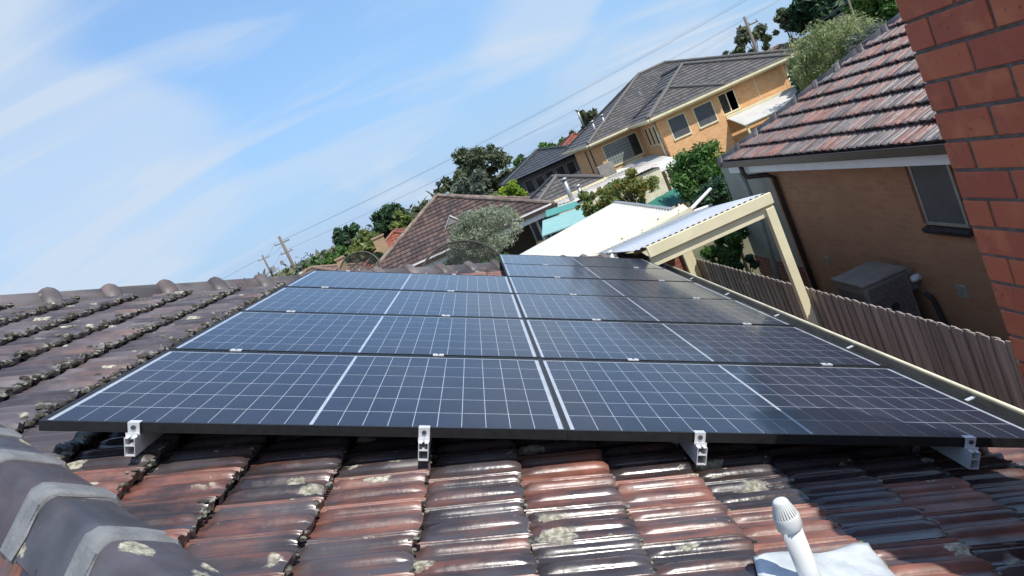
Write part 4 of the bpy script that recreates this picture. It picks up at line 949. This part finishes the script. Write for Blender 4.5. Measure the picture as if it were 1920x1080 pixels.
def tree(name, label, base, cz, rx, rz, m, n=2500, size=.12, nc=16, cat='tree', group=None, ry=None, cx=None, asp=.45, gap=1.12, trunk=True, m2=None):
    base = Vector(base); ry = ry or rx; cx = cx or (base.x, base.y); t = thing(name, label, cat, base, group); inv = world(t).inverted(); cl = []
    for i in range(nc):
        while True:
            d = Vector((random.uniform(-1, 1), random.uniform(-1, 1), random.uniform(-1, 1)))
            if d.length < 1: break
        d = d.normalized()*(.30+.55*math.sqrt(random.random())*gap); r = min(rx, rz)*random.uniform(.13, .38)
        cl.append((cx[0]+d.x*(rx), cx[1]+d.y*ry, cz+d.z*rz, r))
    if trunk:
        tm = MB(); top = Vector((cx[0], cx[1], cz)); tr = max(.04, rx*.07)
        tm.tube([base-Z*.3, base.lerp(top, .5)+V(.1*rx, 0, 0), top], [tr*1.3, tr, tr*.5], 8); tk = tm.build('trunk', M['bark'], t, True)
        lm = MB()
        for c_ in cl[:min(9, nc)]:
            s0 = base.lerp(top, random.uniform(.45, .8)); e = Vector(c_[:3]); lm.tube([s0, s0.lerp(e, .5)+V(0, 0, .1*rz), e], [tr*.45, tr*.3, tr*.1], 5)
        lm.build('limb', M['bark'], tk, True)
    if m2: leaves(cl[::3], n//7, size, m2, 'foliage', t, inv, asp)
    leaves(cl, n, size, m, 'crown', t, inv, asp); return t
def tr_px(px, py, rpx, hpx, Y, m, name, label, n=2500, size=None, nc=16, **k):
    # crown centre seen at (px, py), half width/height in photograph pixels at distance plane Y
    n = int(n*1.9); nc = int(nc*2.2); size = (size or .1)*.68
    c = at(px, py, Y=Y); d = (Y-CAM.y)/FPX; rx, rz = rpx*d, hpx*d
    return tree(name, label, (c.x, c.y, gz(c.x, c.y)), c.z, rx, rz, m, n, size or max(.05, d*3.4), nc, cx=(c.x, c.y), **k)
tr_px(905, 440, 82, 48, 13, L['olive'], 'olive_tree', 'silvery olive tree in front of the brown tiled roof', 14000, .045, 50, asp=.28)
tr_px(903, 320, 50, 56, 62, L['euc'], 'gum_tree', 'tall rounded gum tree against the sky left of the dark house', 5000, .30, 22, gap=1.25)
tr_px(890, 355, 38, 30, 58, L['grey'], 'tree', 'grey green tree below the tall gum tree', 1800, .28, 12)
tr_px(838, 362, 24, 22, 66, L['euc'], 'gum_tree', 'small open gum tree left of the tall gum tree', 1000, .28, 9, gap=1.4)
tr_px(955, 362, 36, 22, 40, L['lime'], 'shrub', 'bright lime green clipped bush behind the brown roof ridge', 3500, .12, 14, cat='shrub')
tr_px(730, 415, 36, 34, 60, L['dark'], 'tree', 'dark green leafy tree, largest of the group left of the brown roof', 2500, .28, 14)
tr_px(752, 425, 28, 26, 55, L['yellow'], 'tree', 'lighter green tree in front of the largest dark one', 1800, .26, 11)
tr_px(797, 400, 24, 26, 58, L['euc'], 'tree', 'olive green tree just left of the brown roof apex', 1500, .26, 10)
tr_px(655, 450, 26, 32, 66, L['dark'], 'conifer', 'dark conifer standing left of the green trees', 1700, .30, 10)
tr_px(690, 462, 38, 32, 52, L['yellow'], 'tree', 'yellow green tree below the dark conifer', 2400, .24, 13)
tr_px(640, 482, 30, 20, 56, L['mid'], 'tree', 'low green tree behind the tan chimney', 1500, .24, 9)
tr_px(600, 492, 30, 14, 75, L['mid'], 'tree', 'low far tree right of the power pole', 1200, .3, 8)
tr_px(572, 503, 30, 12, 80, L['grey'], 'tree', 'dull low far tree behind the nearer power pole', 900, .3, 8)
tr_px(712, 485, 26, 14, 34, L['dark'], 'shrub', 'dark shrub below the larger tan chimney', 1200, .14, 8, cat='shrub')
tr_px(905, 500, 60, 12, 11, L['mid'], 'shrub', 'low shrub under the olive tree behind the dish', 900, .05, 8, cat='shrub')
tr_px(1105, 225, 22, 24, 60, L['euc'], 'gum_tree', 'round gum tree behind the left roof edge of the orange house', 1400, .28, 9)
tr_px(1035, 282, 30, 20, 70, L['mid'], 'tree', 'green tree behind the dark modern house', 1400, .32, 9)
tr_px(1075, 262, 24, 16, 72, L['euc'], 'tree', 'small tree between the dark house and the orange house', 900, .32, 8)
tr_px(975, 300, 20, 9, 85, L['mid'], 'tree', 'low far tree behind the dark house roof', 600, .34, 6)
tr_px(1122, 374, 52, 28, 20, L['yellow'], 'shrub', 'yellow green shrub, left part of the autumn tinted hedge', 3000, .075, 14, cat='shrub', m2=L['orange'])
tr_px(1180, 358, 58, 36, 21, L['yellow'], 'shrub', 'big orange tinged shrub in front of the pergola', 4200, .075, 18, cat='shrub', m2=L['orange'])
tr_px(1318, 325, 60, 55, 17, L['mid'], 'tree', 'dense mid green tree in front of the orange house', 9000, .10, 30, asp=.3)
tr_px(1345, 365, 45, 40, 15, L['dark'], 'tree', 'dark low tree beside the grey rendered neighbour wall', 3500, .09, 14)
tr_px(1360, 462, 48, 36, 12.5, L['mid'], 'shrub', 'garden shrub seen under the carport beam', 3500, .06, 14, cat='shrub')
tr_px(1385, 500, 40, 20, 11.5, L['dark'], 'shrub', 'low dark shrub behind the fence under the carport', 1800, .05, 10, cat='shrub')
tr_px(1565, 100, 88, 66, 30, L['bamboo'], 'tree', 'pale feathery tree behind the neighbour roof', 12000, .11, 44, asp=.3)
tr_px(1500, 150, 30, 45, 33, L['dark'], 'tree', 'dark tree right of the orange house corner', 2500, .14, 12)
tr_px(1640, 90, 50, 40, 27, L['grey'], 'tree', 'grey green shrubby tree next to the chimney edge', 3000, .11, 14, asp=.3)
tr_px(1560, -5, 90, 52, 60, L['dark'], 'tree', 'very dark dense tree at the top right', 12000, .42, 44)
tr_px(1650, 5, 70, 46, 52, L['mid'], 'tree', 'broad green tree behind the chimney at top right', 7000, .36, 26)
tr_px(1470, 42, 26, 20, 62, L['euc'], 'gum_tree', 'round gum tree left of the very dark tree', 1600, .28, 10)
tr_px(1412, 80, 34, 28, 84, L['euc'], 'gum_tree', 'open gum tree behind the upper right power pole', 1600, .34, 11, gap=1.4)
tr_px(1365, 105, 16, 8, 90, L['grey'], 'tree', 'tiny far tree above the orange house ridge', 500, .34, 6)
# far tree line along the horizon: one uncountable mass
cl = []
for i in range(260):
    a = R(-62+i*.47+random.uniform(-.2, .2)); d = random.uniform(150, 260); x, y = CAM.x+d*math.sin(a), CAM.y+d*math.cos(a); r = random.uniform(2.2, 4.2); cl.append((x, y, gz(x, y)+r*.5, r))
fw_ = leaves(cl, 16000, .9, L['euc'], 'distant_trees', None, Matrix.Identity(4)); tag(fw_, 'far line of suburban trees along the horizon', 'trees', kind='stuff')
# ------------------------------------------------------------------ past 300 tiles on one roof: the largest in view stay single, the rest are one part
def thin_out(parent, name, keep, hidden):
    obs = [o for o in bpy.data.objects if o.parent == parent and o.name.split('.')[0] == 'tile']
    def score(o):
        w = WM[o.name] @ Vector((.2, CW/2, .02)); q = RW @ (w-CAM)
        if q.z < .05: return 0
        x, y = 960+FPX*q.x/q.z, 540+FPX*q.y/q.z
        s = 1/q.z**2 * (1 if -60 < x < 1980 and -60 < y < 1140 else .001)
        return s*(.002 if hidden(w) else 1)
    obs.sort(key=score, reverse=True); rest = obs[keep:]; print('tiles', name, len(obs), len(rest))
    if not rest: return
    mb = MB(); m = rest[0].data.materials[0]
    for o in rest:
        wm = WM[o.name]; mb.add([wm @ v.co for v in o.data.vertices], [tuple(p.vertices) for p in o.data.polygons]); bpy.data.objects.remove(o)
    tag(mb.build(name, m, parent, True), kind='stuff')
thin_out(roof, 'tile_field', 300, lambda w: panelgap(*(MR.inverted() @ w)[:2]) > .02)
thin_out(nroof, 'tile_field', 300, lambda w: False)
